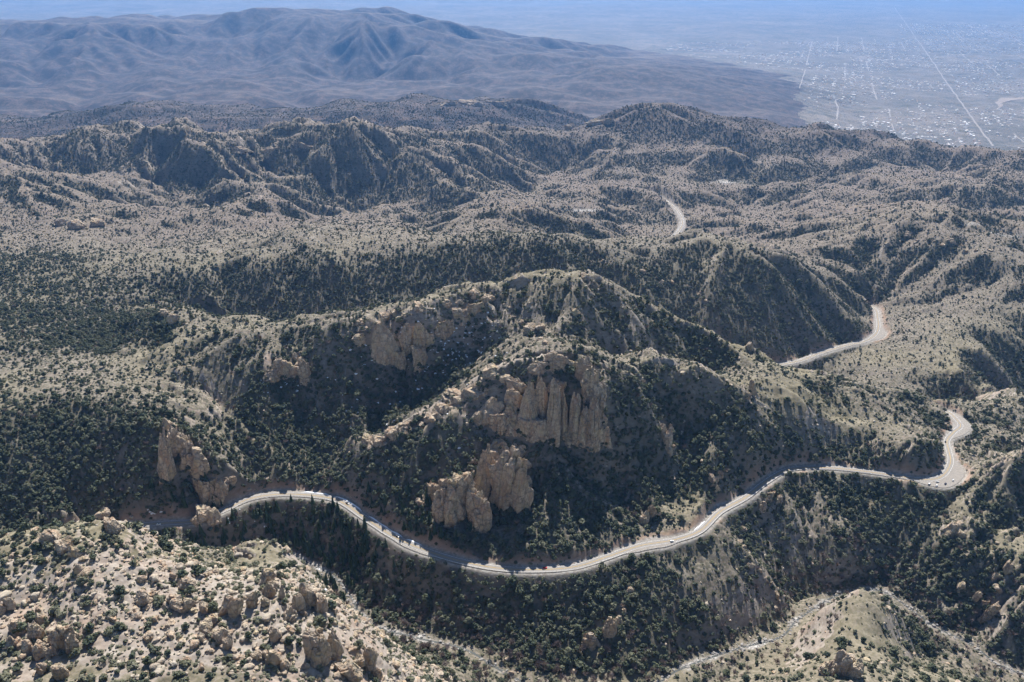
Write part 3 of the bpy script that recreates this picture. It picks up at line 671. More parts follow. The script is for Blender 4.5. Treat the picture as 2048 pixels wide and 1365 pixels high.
rock_thing('cliff_band', 'grey cliff band with snow ledges under the left crest of the ridge', 'cliff', [
 (770,722,66,72,CLIFF[0],.5,.25,0,0,.3),(815,712,50,60,CLIFF[2],.5,.3,0,0,.3),(850,705,50,52,CLIFF[4],.5,.35,0,0,.3),(888,680,52,40,CLIFF[1],.5,.3,0,0,.3),(925,648,54,28,CLIFF[3],.5,.35,0,0,.3),(955,628,40,20,CLIFF[5],.5,.3,0,0,.3),
 (800,745,34,44,CLIFF[5],.6,.1,0,0,.3),(840,740,40,46,CLIFF[3],.6,.5,0,0,.3),(720,690,40,20,BLOCK[1],.7,.3,0,0,.3)], pname='buttress')
rock_thing('slab_cliff', 'pale slab topped rock ledge at the lower left end of the crest', 'cliff', [
 (575,762,70,36,CLIFF[4],.6,.35,0,.05,.3),(545,768,52,28,CLIFF[1],.6,.4,0,.05,.3),(608,772,36,46,CLIFF[2],.7,.1,0,0,.3),(600,735,30,16,SLAB[2],.8,.3,0,0,.3)], pname='buttress')
rock_thing('rock_fin', 'long tan rock fin running down the wooded left wall', 'rock', [
 (335,960,36,84,CLIFF[0],1.0,.4,0,.1,.3),(350,905,40,46,BLOCK[0],1,.2,0,0,.3),(372,935,50,52,CLIFF[3],.9,-.2,0,.1,.3),(392,955,52,46,BLOCK[4],.9,.3,0,.1,.3),(335,870,30,26,BLOCK[5],1,.5,0,0,.3),(405,950,34,30,ROUND[2],1,.5,0,0,.3)])
rock_thing('road_rock', 'bulky tan rock beside the highway where it comes back into view on the left', 'rock', [
 (418,1022,64,58,CLIFF[5],.8,.1,0,.08,.3),(400,985,36,26,BLOCK[3],.9,.2,0,0,.3),(440,1005,34,40,ROUND[4],.9,.2,0,.1,.3)])
rock_thing('bank_rock', 'low tan outcrop on the near bank, hiding the road on the left', 'rock', [(405,1046,40,26,BLOCK[6],.9,.3,0,0,.3),(425,1058,36,26,ROUND[5],.9,.6,0,0,.3),(392,1052,22,16,ROUND[1],.9,.1,0,0,.3)])
# nearest outcrops on the left hill: label, pieces
NEAR = [
 ('cracked wide boulder wall at the far left of the near hill', [(120,1300,72,52,CLIFF[1],.7,-.1,0,.1,.28),(72,1285,44,46,BLOCK[2],.8,.2,0,0,.28),(30,1272,44,26,BLOCK[4],.8,.1,0,0,.3),(78,1250,26,22,BLOCK[5],.9,.2,0,0,.25),(140,1303,36,38,BLOCK[0],.9,.4,0,.2,.28)]),
 ('row of squat boulders just below the cracked boulder wall', [(20,1298,40,26,ROUND[0],.8,.1,0,0,.3),(55,1306,36,22,ROUND[2],.8,.3,0,0,.3),(80,1315,46,34,ROUND[3],.8,.5,0,0,.3),(102,1316,26,18,ROUND[5],.9,.5,0,0,.3)]),
 ('big domed tan boulder with a flat sunlit top, bottom left of centre', [(632,1332,82,60,CLIFF[3],.75,.1,0,.05,.28),(668,1318,50,52,CLIFF[0],.8,.5,0,.08,.28)]),
 ('pile of pale rounded boulders at the bottom edge beside the wooded canyon', [(700,1362,64,30,ROUND[1],.8,.2,0,0,.3),(738,1345,44,56,ROUND[4],.9,.2,0,.05,.3),(716,1340,34,26,ROUND[6],.9,.2,0,0,.3),(755,1362,30,24,ROUND[2],.9,.6,0,0,.3),(680,1350,30,20,BLOCK[6],.9,.6,0,0,.3)]),
 ('stacked flat boulders in the middle of the near hill', [(410,1270,50,22,SLAB[0],.8,.1,0,0,.3),(440,1286,46,26,BLOCK[1],.8,.2,0,0,.3),(420,1250,40,18,SLAB[2],.8,.3,0,0,.3),(455,1300,30,22,BLOCK[3],.8,.1,0,0,.3),(400,1285,28,14,SLAB[4],.8,.1,0,0,.3)]),
 ('low broken ledge of boulders above the bottom edge, left of the domed boulder', [(545,1335,44,28,BLOCK[4],.8,.2,0,0,.3),(515,1322,32,16,ROUND[1],.8,.2,0,0,.3),(570,1340,30,20,ROUND[3],.9,.1,0,0,.3),(533,1318,24,14,SLAB[1],.9,0,0,0,.3)]),
 ('dark sided upright boulder near the edge of the near hill', [(548,1283,34,30,BLOCK[0],.9,.2,0,0,.28)]),
 ('tilted slab knob leaning over the canyon edge', [(540,1196,40,36,ROUND[4],.9,.5,0,.2,.28),(530,1215,26,22,BLOCK[2],.9,.2,0,0,.3)]),
 ('broken ridge of tan boulders on the canyon side of the near hill', [(610,1212,56,44,BLOCK[5],.8,.1,0,.1,.28),(640,1228,40,40,BLOCK[6],.8,.2,0,.15,.28),(595,1228,40,34,ROUND[5],.8,.2,0,0,.28),(580,1240,36,26,ROUND[0],.8,.4,0,0,.28),(565,1200,22,30,PINN[0],.9,.4,0,.1,.25)]),
 ('leaning slabs pointing down the slope left of the broken ridge', [(470,1235,40,36,SLAB[1],.7,.6,0,.3,.28),(455,1225,40,30,SLAB[3],.7,.6,0,.3,.28),(505,1215,36,34,BLOCK[1],.7,.5,0,.2,.28)]),
 ('pair of dark bouldery humps in the middle distance of the near hill', [(285,1212,46,26,ROUND[2],.8,.1,0,0,.28),(350,1222,46,22,SLAB[0],.8,.1,0,0,.28)]),
 ('long low ledge of slabs across the near hill', [(345,1215,40,20,BLOCK[4],.8,.1,0,0,.3),(375,1222,44,22,SLAB[3],.8,.2,0,0,.3),(405,1228,36,18,SLAB[4],.8,.2,0,0,.3)]),
 ('pale tilted slab outcrop on the upper left of the near hill', [(90,1092,54,24,SLAB[2],.8,.1,0,.15,.3),(125,1108,40,20,BLOCK[3],.8,.2,0,.1,.3),(145,1118,30,20,BLOCK[5],.8,.3,0,0,.3)]),
 ('grey rounded boulder on the brow of the near hill overlooking the road', [(225,1068,34,26,ROUND[3],.9,.3,0,0,.28),(215,1058,22,18,BLOCK[6],.9,.2,0,0,.28),(203,1040,30,16,ROUND[6],.9,.4,0,0,.28)]),
 ('dark boulder pair on the left middle of the near hill', [(155,1150,26,24,BLOCK[0],.9,.2,0,0,.28),(165,1162,26,18,ROUND[1],.9,.2,0,0,.28)]),
 ('hunched boulder ledge on the left edge above the boulder wall', [(15,1225,34,24,ROUND[5],.8,.1,0,0,.3),(0,1232,30,22,BLOCK[1],.8,.1,0,0,.3)]),
 ('flat pale boulder capping the low ledge near the hill centre', [(345,1160,34,14,SLAB[4],.9,.1,0,0,.3),(372,1182,44,26,BLOCK[2],.9,.3,0,.1,.3)]),
 ('twin pale boulders at the bottom left corner', [(80,1350,30,24,ROUND[4],.9,.2,0,0,.3),(118,1360,44,26,SLAB[1],.9,.2,0,.1,.3)]),
 ('rocky crown of bare tan stone at the bottom edge of the right spur', [(1690,1352,60,34,BLOCK[5],.8,.2,0,0,.3),(1660,1348,34,20,ROUND[0],.8,.3,0,0,.3),(1715,1358,34,22,BLOCK[3],.8,.3,0,0,.3)]),
 ('dark brown cracked slab on the back of the grassy knob', [(535,1172,50,32,SLAB[3],.8,.4,0,.1,.28)]),
 ('red walled cutting rock on the slope right of the shaded bend', [(1308,1040,34,26,CLIFF[4],.6,.1,.2,0,.45),(1290,1050,26,18,BLOCK[3],.7,.3,0,0,.45)]),
 ('low dark cliff beneath the lower rib of the shaded slope', [(1218,1282,52,34,CLIFF[2],.6,.4,0,0,.3),(1180,1302,40,24,BLOCK[4],.7,.4,0,0,.3)]),
 ('pale crag on the rib right of the pinnacles', [(1335,900,24,34,BLOCK[3],.9,.2,0,.05,.4),(1326,872,20,24,BLOCK[0],.9,.2,0,0,.4),(1342,868,16,18,BLOCK[5],.9,.2,0,0,.4),(1340,912,18,16,BLOCK[1],.9,.2,0,0,.4)]),
 ('sharp grey crag on the ravine edge above the climbing road', [(1425,975,28,22,BLOCK[6],.8,.3,.2,.1,.4),(1438,958,22,18,BLOCK[2],.8,.1,0,0,.4),(1432,985,20,14,BLOCK[0],.8,.1,0,0,.4)]),
 ('red crag under the outer bend below the climbing road', [(1540,1002,30,18,CLIFF[1],.6,.5,.2,.1,.45),(1560,1008,26,16,BLOCK[1],.6,.5,0,.1,.4),(1525,1025,26,16,BLOCK[4],.6,.5,0,.1,.4)]),
 ('dark jagged crag on the lower right canyon wall', [(1985,1235,30,26,CLIFF[5],.8,.6,.2,.2,.45),(1925,1180,30,14,BLOCK[1],.8,.4,0,.1,.45),(1955,1205,26,18,CLIFF[4],.8,.4,.2,.1,.45),(1968,1220,24,18,CLIFF[1],.8,.4,.2,.1,.45)]),
 ('slanted red slab crag on the ridge below the overlook', [(1905,1068,36,16,SLAB[2],.7,.3,0,-.2,.4),(2015,1150,26,24,SLAB[0],.7,.8,.2,-.2,.45)]),
 ('white rimmed boulder on the crest right of the summit', [(1170,560,22,11,ROUND[2],.9,.1,0,0,.3)]),
 ('dark rock pile on the grassy slope below the summit', [(1060,668,30,14,BLOCK[3],.8,.3,0,0,.3),(1080,662,22,12,ROUND[6],.8,.3,0,0,.3),(1045,652,18,10,ROUND[1],.8,.1,0,0,.3)]),
 ('small crags on the right flank of the summit slope', [(1150,630,22,12,BLOCK[0],.8,.1,0,0,.3),(1500,702,22,14,BLOCK[1],.8,.2,0,0,.3)]),
 ('tan rock step on the crest where the spur meets the ravine', [(1503,790,20,28,BLOCK[5],.8,.2,0,0,.3),(1495,800,16,18,BLOCK[2],.8,.2,0,0,.3)]),
 ('flat topped crag on the saddle left of the ridge', [(325,638,30,14,BLOCK[4],.8,.2,0,0,.3),(345,650,26,18,SLAB[1],.8,.5,0,.2,.3)]),
 ('tan outcrop row on the hill at the left edge, middle distance', [(150,458,36,18,ROUND[3],.8,.1,0,0,.3),(120,452,26,14,BLOCK[1],.8,.1,0,0,.3),(190,455,34,16,BLOCK[6],.8,.1,0,0,.3)]),
 ('low red ledge on the far left ridge', [(480,308,50,12,CLIFF[0],.5,.1,0,0,.3),(540,312,54,16,CLIFF[2],.5,.2,0,0,.3),(610,300,44,12,CLIFF[4],.5,-.1,0,0,.3)]),
 ('flat mesa rim cliff in the hazy middle distance', [(890,212,50,9,CLIFF[1],.5,0,0,0,.5),(940,212,60,10,CLIFF[3],.5,0,0,0,.5),(1000,214,60,11,CLIFF[5],.5,0,0,0,.5),(1100,232,26,9,CLIFF[0],.6,0,0,0,.5)]),
 ('dark rim rock left of the rounded far hill', [(1190,252,60,11,CLIFF[2],.5,.2,0,0,.5),(1225,248,40,9,CLIFF[4],.5,.2,0,0,.5),(1140,260,24,11,BLOCK[3],.6,.1,0,0,.5)]),
]
def shrink(q): return (q[0], q[1], q[2]*.8, q[3]*.78)+tuple(q[4:]) if q[0] < 800 and q[1] > 1130 else q
for lab, pcs in NEAR: rock_thing('rock_outcrop' if len(pcs) > 1 else 'boulder', lab, 'outcrop' if len(pcs) > 1 else 'boulder', [shrink(q) for q in pcs])

# ------------------------------------------------------------------ plants
def leaf_material(name, a, b, c):
    M = NT(name); oi = M.n('ObjectInfo').outputs['Random']
    pos = M.n('NewGeometry').outputs['Position']; mp = M.n('Mapping'); M.l(pos, mp.inputs[0]); mp.inputs['Scale'].default_value = (.9,)*3
    nz = M.noise(1, 2, .6, mp.outputs[0])
    c0 = M.ramp(oi, (.1, a), (.5, b), (.95, c))
    M.col(M.mix(M.ramp(nz, (.35, 0), (.7, .6)), c0, tuple(x*1.7 for x in b)))
    M.b.inputs['Roughness'].default_value = .8
    tr = M.n('BsdfTranslucent'); M.l(c0, tr.inputs[0]); mx = M.n('MixShader'); mx.inputs[0].default_value = .18
    out = M.t.nodes['Material Output']; M.l(M.b.outputs[0], mx.inputs[1]); M.l(tr.outputs[0], mx.inputs[2]); M.l(mx.outputs[0], out.inputs[0])
    return M.m
LEAF_OAK = leaf_material('evergreen_oak_leaf', (.042,.054,.034), (.080,.091,.056), (.15,.147,.10))
LEAF_SHRUB = leaf_material('olive_scrub_leaf', (.085,.090,.058), (.140,.142,.092), (.21,.20,.145))
LEAF_CONIFER = leaf_material('conifer_needle', (.026,.044,.023), (.040,.062,.032), (.058,.08,.04))
TWIG = leaf_material('bare_grey_twig', (.16,.125,.11), (.21,.165,.145), (.27,.21,.18))
BARK = plain('dark_bark', (.10,.075,.055))
def ico():
    t = (1+5**.5)/2
    v = np.array([(-1,t,0),(1,t,0),(-1,-t,0),(1,-t,0),(0,-1,t),(0,1,t),(0,-1,-t),(0,1,-t),(t,0,-1),(t,0,1),(-t,0,-1),(-t,0,1)], float)
    f = [(0,11,5),(0,5,1),(0,1,7),(0,7,10),(0,10,11),(1,5,9),(5,11,4),(11,10,2),(10,7,6),(7,1,8),(3,9,4),(3,4,2),(3,2,6),(3,6,8),(3,8,9),(4,9,5),(2,4,11),(6,2,10),(8,6,7),(9,8,1)]
    return v/np.linalg.norm(v, axis=1)[:,None], f
ICO_V, ICO_F = ico()
def ico2():
    v = [tuple(x) for x in ICO_V]; f = []; c = {}
    def mid(a, b):
        k = (min(a,b), max(a,b))
        if k not in c: m = np.array(v[a])+np.array(v[b]); v.append(tuple(m/np.linalg.norm(m))); c[k] = len(v)-1
        return c[k]
    for a, b, d in ICO_F:
        x, y, z = mid(a,b), mid(b,d), mid(d,a); f += [(a,x,z),(b,y,x),(d,z,y),(x,y,z)]
    return np.array(v), f
ICO2_V, ICO2_F = ico2()
def lumps(r, centres, leaves, leaf=.22, jit=.22):
    """leafy masses: rough lobes with loose leaf sprays standing off them"""
    co = []; fs = []
    for (x, y, z, s) in centres:
        b = len(co); V = ICO2_V*s*(1+jit*r.standard_normal((len(ICO2_V), 1)))*np.array([1, 1, .85])+np.array([x, y, z])
        co += [tuple(q) for q in V]; fs += [tuple(b+i for i in t) for t in ICO2_F]
        for _ in range(leaves):
            d = r.standard_normal(3); d /= np.linalg.norm(d); p = np.array([x, y, z])+d*s*r.uniform(.85, 1.3)*np.array([1, 1, .85])
            e1 = r.standard_normal(3); e1 /= np.linalg.norm(e1); e2 = np.cross(d, e1); b = len(co)
            co += [tuple(p+e1*leaf), tuple(p-e1*leaf*.6+e2*leaf*.8), tuple(p-e1*leaf*.4-e2*leaf*.8)]; fs.append((b, b+1, b+2))
    return co, fs
def taper(co, fs, p0, p1, r0, r1, n=5):
    p0 = np.array(p0, float); p1 = np.array(p1, float); d = p1-p0; d /= np.linalg.norm(d)
    a = np.cross(d, (0, 0, 1.)) if abs(d[2]) < .9 else np.cross(d, (1., 0, 0)); a /= np.linalg.norm(a); c = np.cross(d, a); b = len(co)
    for p, r in ((p0, r0), (p1, r1)):
        for k in range(n): t = 2*math.pi*k/n; co.append(tuple(p+(a*math.cos(t)+c*math.sin(t))*r))
    for k in range(n): fs.append((b+k, b+(k+1)%n, b+n+(k+1)%n, b+n+k))
def oak(seed):                    # unit tree: crown about 2 wide, 1.9 high
    r = np.random.default_rng(seed); cs = []
    for k in range(6):
        t = k*1.05+r.uniform(-.3, .3); q = r.uniform(.35, .6); cs.append((q*math.cos(t), q*math.sin(t), r.uniform(.7, 1.15), r.uniform(.34, .5)))
    cs.append((r.uniform(-.15, .15), r.uniform(-.15, .15), 1.4, .45))
    tc, tf = [], []; taper(tc, tf, (0,0,-.4), (.05,.03,.7), .11, .08)
    for c in cs[:4]: taper(tc, tf, (.04,.02,.45), c[:3], .06, .03, 4)
    return lumps(r, cs, 16), (tc, tf)
def shrub(seed):
    r = np.random.default_rng(seed); cs = []
    for k in range(4): t = k*1.6+r.uniform(-.4, .4); cs.append((.45*math.cos(t), .45*math.sin(t), r.uniform(.35, .6), r.uniform(.36, .52)))
    cs.append((0, 0, .75, .42)); tc, tf = [], []
    for c in cs: taper(tc, tf, (0,0,-.3), c[:3], .05, .03, 4)
    return lumps(r, cs, 14, .2), (tc, tf)
def conifer(seed):                # unit tree: 2 wide, 4.2 high, drooping whorls
    r = np.random.default_rng(seed); co = []; fs = []; H = 4.2
    for L in range(11):
        z = .5+L*(H-.7)/11; R0 = (1-.86*(L/11)**.9)*(1+r.uniform(-.15, .15))
        nb = 9 if L < 7 else 6
        for k in range(nb):
            t = 2*math.pi*k/nb+L*.7+r.uniform(-.25, .25); q = R0*r.uniform(.75, 1.15); ct, st_ = math.cos(t), math.sin(t)
            w = .30*q+.07; b = len(co)
            co += [(0, 0, z+.42), (q*.55*ct-w*st_, q*.55*st_+w*ct, z+.08), (q*ct, q*st_, z-.26), (q*.55*ct+w*st_, q*.55*st_-w*ct, z+.08), (q*.5*ct, q*.5*st_, z-.28)]
            fs += [(b, b+1, b+2), (b, b+2, b+3), (b+1, b+4, b+2), (b+3, b+2, b+4)]
    b = len(co); co += [(.1,0,H-.5),(-.05,.09,H-.5),(-.05,-.09,H-.5),(0,0,H+.15)]; fs += [(b,b+1,b+3),(b+1,b+2,b+3),(b+2,b,b+3)]
    tc, tf = [], []; taper(tc, tf, (0,0,-.5), (0,0,H-.3), .12, .03, 6); return (co, fs), (tc, tf)
def bare(seed):                   # unit leafless tree: a vase of fine branches
    r = np.random.default_rng(seed); co, fs, tc, tf = [], [], [], []
    taper(tc, tf, (0,0,-.4), (0,0,.6), .10, .07)
    for k in range(16):
        t = r.uniform(0, 6.28); q = r.uniform(.2, .6); p1 = (q*math.cos(t), q*math.sin(t), r.uniform(.9, 1.5)); taper(tc, tf, (0,0,.5), p1, .05, .025, 3)
        for _ in range(9):
            d = np.array([r.uniform(-.5, .5)+q*math.cos(t)*.5, r.uniform(-.5, .5)+q*math.sin(t)*.5, r.uniform(.2, .7)]); taper(co, fs, p1, np.array(p1)+d, .028, .012, 3)
    return (co, fs), (tc, tf)
KIND = {}
for nm, fn, leaf, nvar in (('oak', oak, LEAF_OAK, 5), ('shrub', shrub, LEAF_SHRUB, 4), ('conifer', conifer, LEAF_CONIFER, 3), ('bare', bare, TWIG, 3)):
    L = []
    for i in range(nvar):
        (co, fs), (tc, tf) = fn(900+i+37*len(nm))
        crown = mesh_from(nm+'_crown', co, fs, [leaf]); trunk = mesh_from(nm+'_trunk', tc, tf, [BARK])
        whole = mesh_from(nm+'_plant', list(co)+list(tc), list(fs)+[tuple(len(co)+k for k in f) for f in tf], [leaf, BARK], mat_idx=[0]*len(fs)+[1]*len(tf))
        L.append((crown, trunk, whole))
    KIND[nm] = L

# where they grow
def field(y0, y1, dens):
    A = .5*1.84*(y1*y1-y0*y0)*np.interp((y0+y1)/2, [225, 1000, 4500], [1.05, .86, .8])/.92
    nn = int(A*dens); yy = np.sqrt(rng.uniform(y0*y0, y1*y1, nn)); am = np.interp(np.log(yy), lny, amax)*.985
    xx = rng.uniform(-1, 1, nn)*am*yy; return xx, yy
def seen(x, y, z, h, mx=140, slack=.012):
    u, v, d = project(x, y, z+h)
    hor = sample(HOR, x, y); return (u > -mx) & (u < 2048+mx) & (v > -mx) & (v < 1365+mx) & ((z+h-ZC)/y > hor-slack)
plants = {k: [] for k in KIND}
for y0, y1, dens, grow in ((232, 560, .21, 1.0), (560, 1150, .18, .8), (1150, 2050, .125, .66), (2050, 3100, .085, .66), (3100, 5000, .042, .84)):
    x, y = field(y0, y1, dens); z = sample(Z, x, y)
    wd = sample(WOOD, x, y); rk = sample(ROCK, x, y); rd = sample(np.minimum(road_d, 999), x, y); ck = sample(np.minimum(creek_d, 999), x, y); ct_ = sample(CUT, x, y)
    cl = fbm(x/48, y/48, 3, 81)+.35*sample(CONV, x, y); gr = sample(GRASS, x, y)
    D = np.clip(.36+.42*cl-.05*gr + .62*wd + .10*sstep(1500, 2400, y), .05, 1)*(1-.35*np.clip(rk-.35, 0, 1))
    D *= 1-.5*sample(OPEN, x, y)
    D *= sstep(6.5, 9, rd)*(1-.85*ct_)*sstep(2, 7, ck)
    k = (rng.random(len(x)) < D) & seen(x, y, z, 5)
    x, y, z, wd, ck, rd = x[k], y[k], z[k], wd[k], ck[k], rd[k]
    u = rng.random(len(x)); low = sstep(60, 15, ck)*(y < 760)
    tall = sstep(.35, .0, np.hypot((x-world_x(600, 670, 575))/190, (y-665)/60)/3.0)
    kind = np.where(u < .10*low+.012*wd, 3, np.where(u < .10*low+.012*wd+.34*tall*(wd > .2), 2, np.where(rng.random(len(x)) < .12+.8*wd, 0, 1)))
    for q, nm in enumerate(('oak', 'shrub', 'conifer', 'bare')):
        m = kind == q; nn = m.sum()
        s = {'oak': rng.lognormal(math.log(2.3), .36, nn), 'shrub': rng.lognormal(math.log(1.15), .42, nn), 'conifer': rng.uniform(2.6, 4.6, nn), 'bare': rng.uniform(2.2, 4.5, nn)}[nm]*grow
        plants[nm].append(np.stack([x[m], y[m], z[m]-.1, np.clip(s, .45, 5.5), rng.uniform(0, 6.28, nn), wd[m]], 1))
plants = {k: np.vstack(v) for k, v in plants.items()}

def scatter(name, protos, P, scl, rot, idx, label, cat):
    """countless small growth: one object whose points carry copies of a few plants"""
    me = bpy.data.meshes.new(name); me.vertices.add(len(P)); me.vertices.foreach_set('co', P.astype(np.float32).ravel())
    for nm, typ, dat in (('scl', 'FLOAT_VECTOR', scl), ('rot', 'FLOAT_VECTOR', rot), ('idx', 'INT', idx)):
        at = me.attributes.new(nm, typ, 'POINT'); at.data.foreach_set('vector' if 'VEC' in typ else 'value', np.ascontiguousarray(dat).astype(np.int32 if typ == 'INT' else np.float32).ravel())
    o = bpy.data.objects.new(name, me); COL.objects.link(o); tag(o, label, cat, kind='stuff')
    pc = bpy.data.collections.new(name+'_kinds')
    for i, pm in enumerate(protos): po = bpy.data.objects.new('%s_kind_%02d' % (name, i), pm); pc.objects.link(po)
    g = bpy.data.node_groups.new(name, 'GeometryNodeTree')
    g.interface.new_socket('Geometry', in_out='INPUT', socket_type='NodeSocketGeometry'); g.interface.new_socket('Geometry', in_out='OUTPUT', socket_type='NodeSocketGeometry')
    N = g.nodes; gi = N.new('NodeGroupInput'); go = N.new('NodeGroupOutput'); ip = N.new('GeometryNodeInstanceOnPoints'); ci = N.new('GeometryNodeCollectionInfo')
    ci.inputs['Collection'].default_value = pc; ci.inputs['Separate Children'].default_value = True; ci.inputs['Reset Children'].default_value = True
    def at(nm, typ): a = N.new('GeometryNodeInputNamedAttribute'); a.data_type = typ; a.inputs['Name'].default_value = nm; return a.outputs['Attribute']
    ip.inputs['Pick Instance'].default_value = True
    L = g.links.new
    L(gi.outputs[0], ip.inputs['Points']); L(ci.outputs[0], ip.inputs['Instance']); L(at('idx', 'INT'), ip.inputs['Instance Index']); L(at('scl', 'FLOAT_VECTOR'), ip.inputs['Scale'])
    er = N.new('FunctionNodeEulerToRotation'); L(at('rot', 'FLOAT_VECTOR'), er.inputs[0]); L(er.outputs[0], ip.inputs['Rotation'])
    L(ip.outputs[0], go.inputs[0])
    md = o.modifiers.new('growth', 'NODES'); md.node_group = g
    return o
def plant_scatter(name, nm, P, label, cat):
    n_ = len(P); s = P[:,3]; v = KIND[nm]
    scl = np.stack([s, s*rng.uniform(.85, 1.15, n_), s*rng.uniform(.8, 1.2, n_)], 1)
    rot = np.stack([rng.normal(0, .06, n_), rng.normal(0, .06, n_), P[:,4]], 1)
    return scatter(name, [k[2] for k in v], P[:,:3], scl, rot, rng.integers(0, len(v), n_), label, cat)

# the ones that show largest stand as things of their own
NAMED = []                            # (object, words, u, v, group): labelled at the end by what they stand beside
WORDS = {'oak': ('oak_tree', 'evergreen oak', 'tree'), 'shrub': ('shrub', 'olive scrub bush', 'shrub'), 'conifer': ('conifer_tree', 'dark conical conifer', 'tree'), 'bare': ('bare_tree', 'leafless grey tree', 'tree')}
counts = {}
for nm, top in (('oak', 290), ('shrub', 290), ('conifer', 120), ('bare', 110)):
    P = plants[nm]; u, v, d = project(P[:,0], P[:,1], P[:,2]); vis = seen(P[:,0], P[:,1], P[:,2], P[:,3], -6, .0)
    order = np.argsort(-(P[:,3]*(2 if nm == 'conifer' else 1)/d)*vis); pick = order[:top]
    keep = np.ones(len(P), bool); keep[pick] = False
    oname, words, cat = WORDS[nm]
    for i in pick:
        x, y, z, s, r, _ = P[i]; cr, tr, _w = KIND[nm][int(i) % len(KIND[nm])]
        g = empty(oname, (x, y, z), r); g.scale = (s, s*random.uniform(.88, 1.12), s*random.uniform(.85, 1.2))
        g['category'] = cat; NAMED.append((g, words, float(u[i]), float(v[i]), {'oak': 'evergreen oaks', 'shrub': 'scrub bushes', 'conifer': 'conifers in the canyon', 'bare': 'leafless trees'}[nm]))
        c = link('crown', cr, g); t = link('trunk', tr, g)
    plants[nm] = P[keep]; counts[nm] = int(keep.sum())
plant_scatter('woodland', 'oak', plants['oak'], 'dense dark evergreen woods covering the shaded slopes', 'woodland')
plant_scatter('scrub', 'shrub', plants['shrub'], 'scattered olive scrub dotting the sunny slopes', 'scrub')
plant_scatter('conifer_wood', 'conifer', plants['conifer'], 'conifers massed in the shaded canyon below the road', 'woodland')
plant_scatter('leafless_wood', 'bare', plants['bare'], 'grey leafless trees mixed into the woods and along the creek', 'woodland')
print('PLANTS', counts)

# ------------------------------------------------------------------ loose boulders
bx, by = field(235, 1000, .055); bx2, by2 = field(235, 545, .07); bx = np.r_[bx, bx2]; by = np.r_[by, by2]; bz = sample(Z, bx, by)
rk = sample(ROCK, bx, by); rd = sample(np.minimum(road_d, 999), bx, by); wd = sample(WOOD, bx, by); cl = fbm(bx/30, by/30, 2, 91)
D = np.clip(.03+.55*sstep(.25, .9, rk+.45*cl)*np.where(by < 540, 1, .28), 0, 1)*(1-.6*wd)*sstep(6, 8, rd)
k = (rng.random(len(bx)) < D) & seen(bx, by, bz, 2); bx, by, bz = bx[k], by[k], bz[k]
bs = np.clip(rng.lognormal(math.log(.95), .55, len(bx)), .35, 4.0)*np.where(by < 540, 1, .8)
for m in SMALL: m.materials.clear(); m.materials.append(MAT_RUBBLE)
bu, bv, bd = project(bx, by, bz); vis = seen(bx, by, bz, bs*.5, -6, .0) & (by < 540)
order = np.argsort(-bs/bd*vis); pick = order[:280]
for i in pick:
    o = link('boulder', (SMALL+ROUND+BLOCK+SLAB)[int(i) % 27], None, (bx[i], by[i], bz[i]+bs[i]*.22), (R.uniform(-.2, .2), R.uniform(-.25, .25), R.uniform(0, 6.28)), (bs[i]*R.uniform(.9, 1.5), bs[i]*R.uniform(.8, 1.1), bs[i]*R.uniform(.55, .9)))
    o['category'] = 'boulder'; NAMED.append((o, 'loose tan boulder', float(bu[i]), float(bv[i]), 'loose boulders on the near hill'))
keep = np.ones(len(bx), bool); keep[pick] = False
# white washed cobbles and boulders in the creek
ci = rng.integers(0, len(CK)-1, 1500); off = rng.normal(0, 2.4, 1500); Nk = normals2d(CK)
cx_ = CK[ci,0]+Nk[ci,0]*off+rng.normal(0, 1.5, 1500); cy_ = CK[ci,1]+Nk[ci,1]*off+rng.normal(0, 1.5, 1500)
cz_ = sample(Z, cx_, cy_); cs_ = np.clip(rng.lognormal(math.log(.55), .5, 1500), .2, 2.0)
MAT_COBBLE = plain('pale_creek_stone', (.27,.255,.235), .5, 1/1.5)
COBBLE = []
for i in range(3): m = SMALL[i].copy(); m.materials.clear(); m.materials.append(MAT_COBBLE); COBBLE.append(m)
def rock_scatter(name, protos, x, y, z, s, label, cat):
    nn = len(x); return scatter(name, protos, np.stack([x, y, z], 1), np.stack([s*rng.uniform(.9, 1.5, nn), s, s*rng.uniform(.5, .85, nn)], 1), np.stack([rng.normal(0, .15, nn), rng.normal(0, .15, nn), rng.uniform(0, 6.28, nn)], 1), rng.integers(0, len(protos), nn), label, cat)
rock_scatter('rubble', SMALL, bx[keep], by[keep], bz[keep]+bs[keep]*.1, bs[keep], 'loose tan rubble strewn over the near slopes', 'rubble')
rock_scatter('creek_cobbles', COBBLE, cx_, cy_, cz_+cs_*.1, cs_, 'pale cobbles and boulders lining the creek bed', 'cobbles')
ck = strip('creek', CK+np.array([0, 0, .25]), -1.1, 1.1, 0, NT('creek_water').m); ck['kind'] = 'structure'; ck['label'] = 'shallow creek threading the canyon bottom'
wm = ck.data.materials[0].node_tree.nodes['Principled BSDF']; wm.inputs['Base Color'].default_value = (.06,.065,.06,1); wm.inputs['Roughness'].default_value = .6

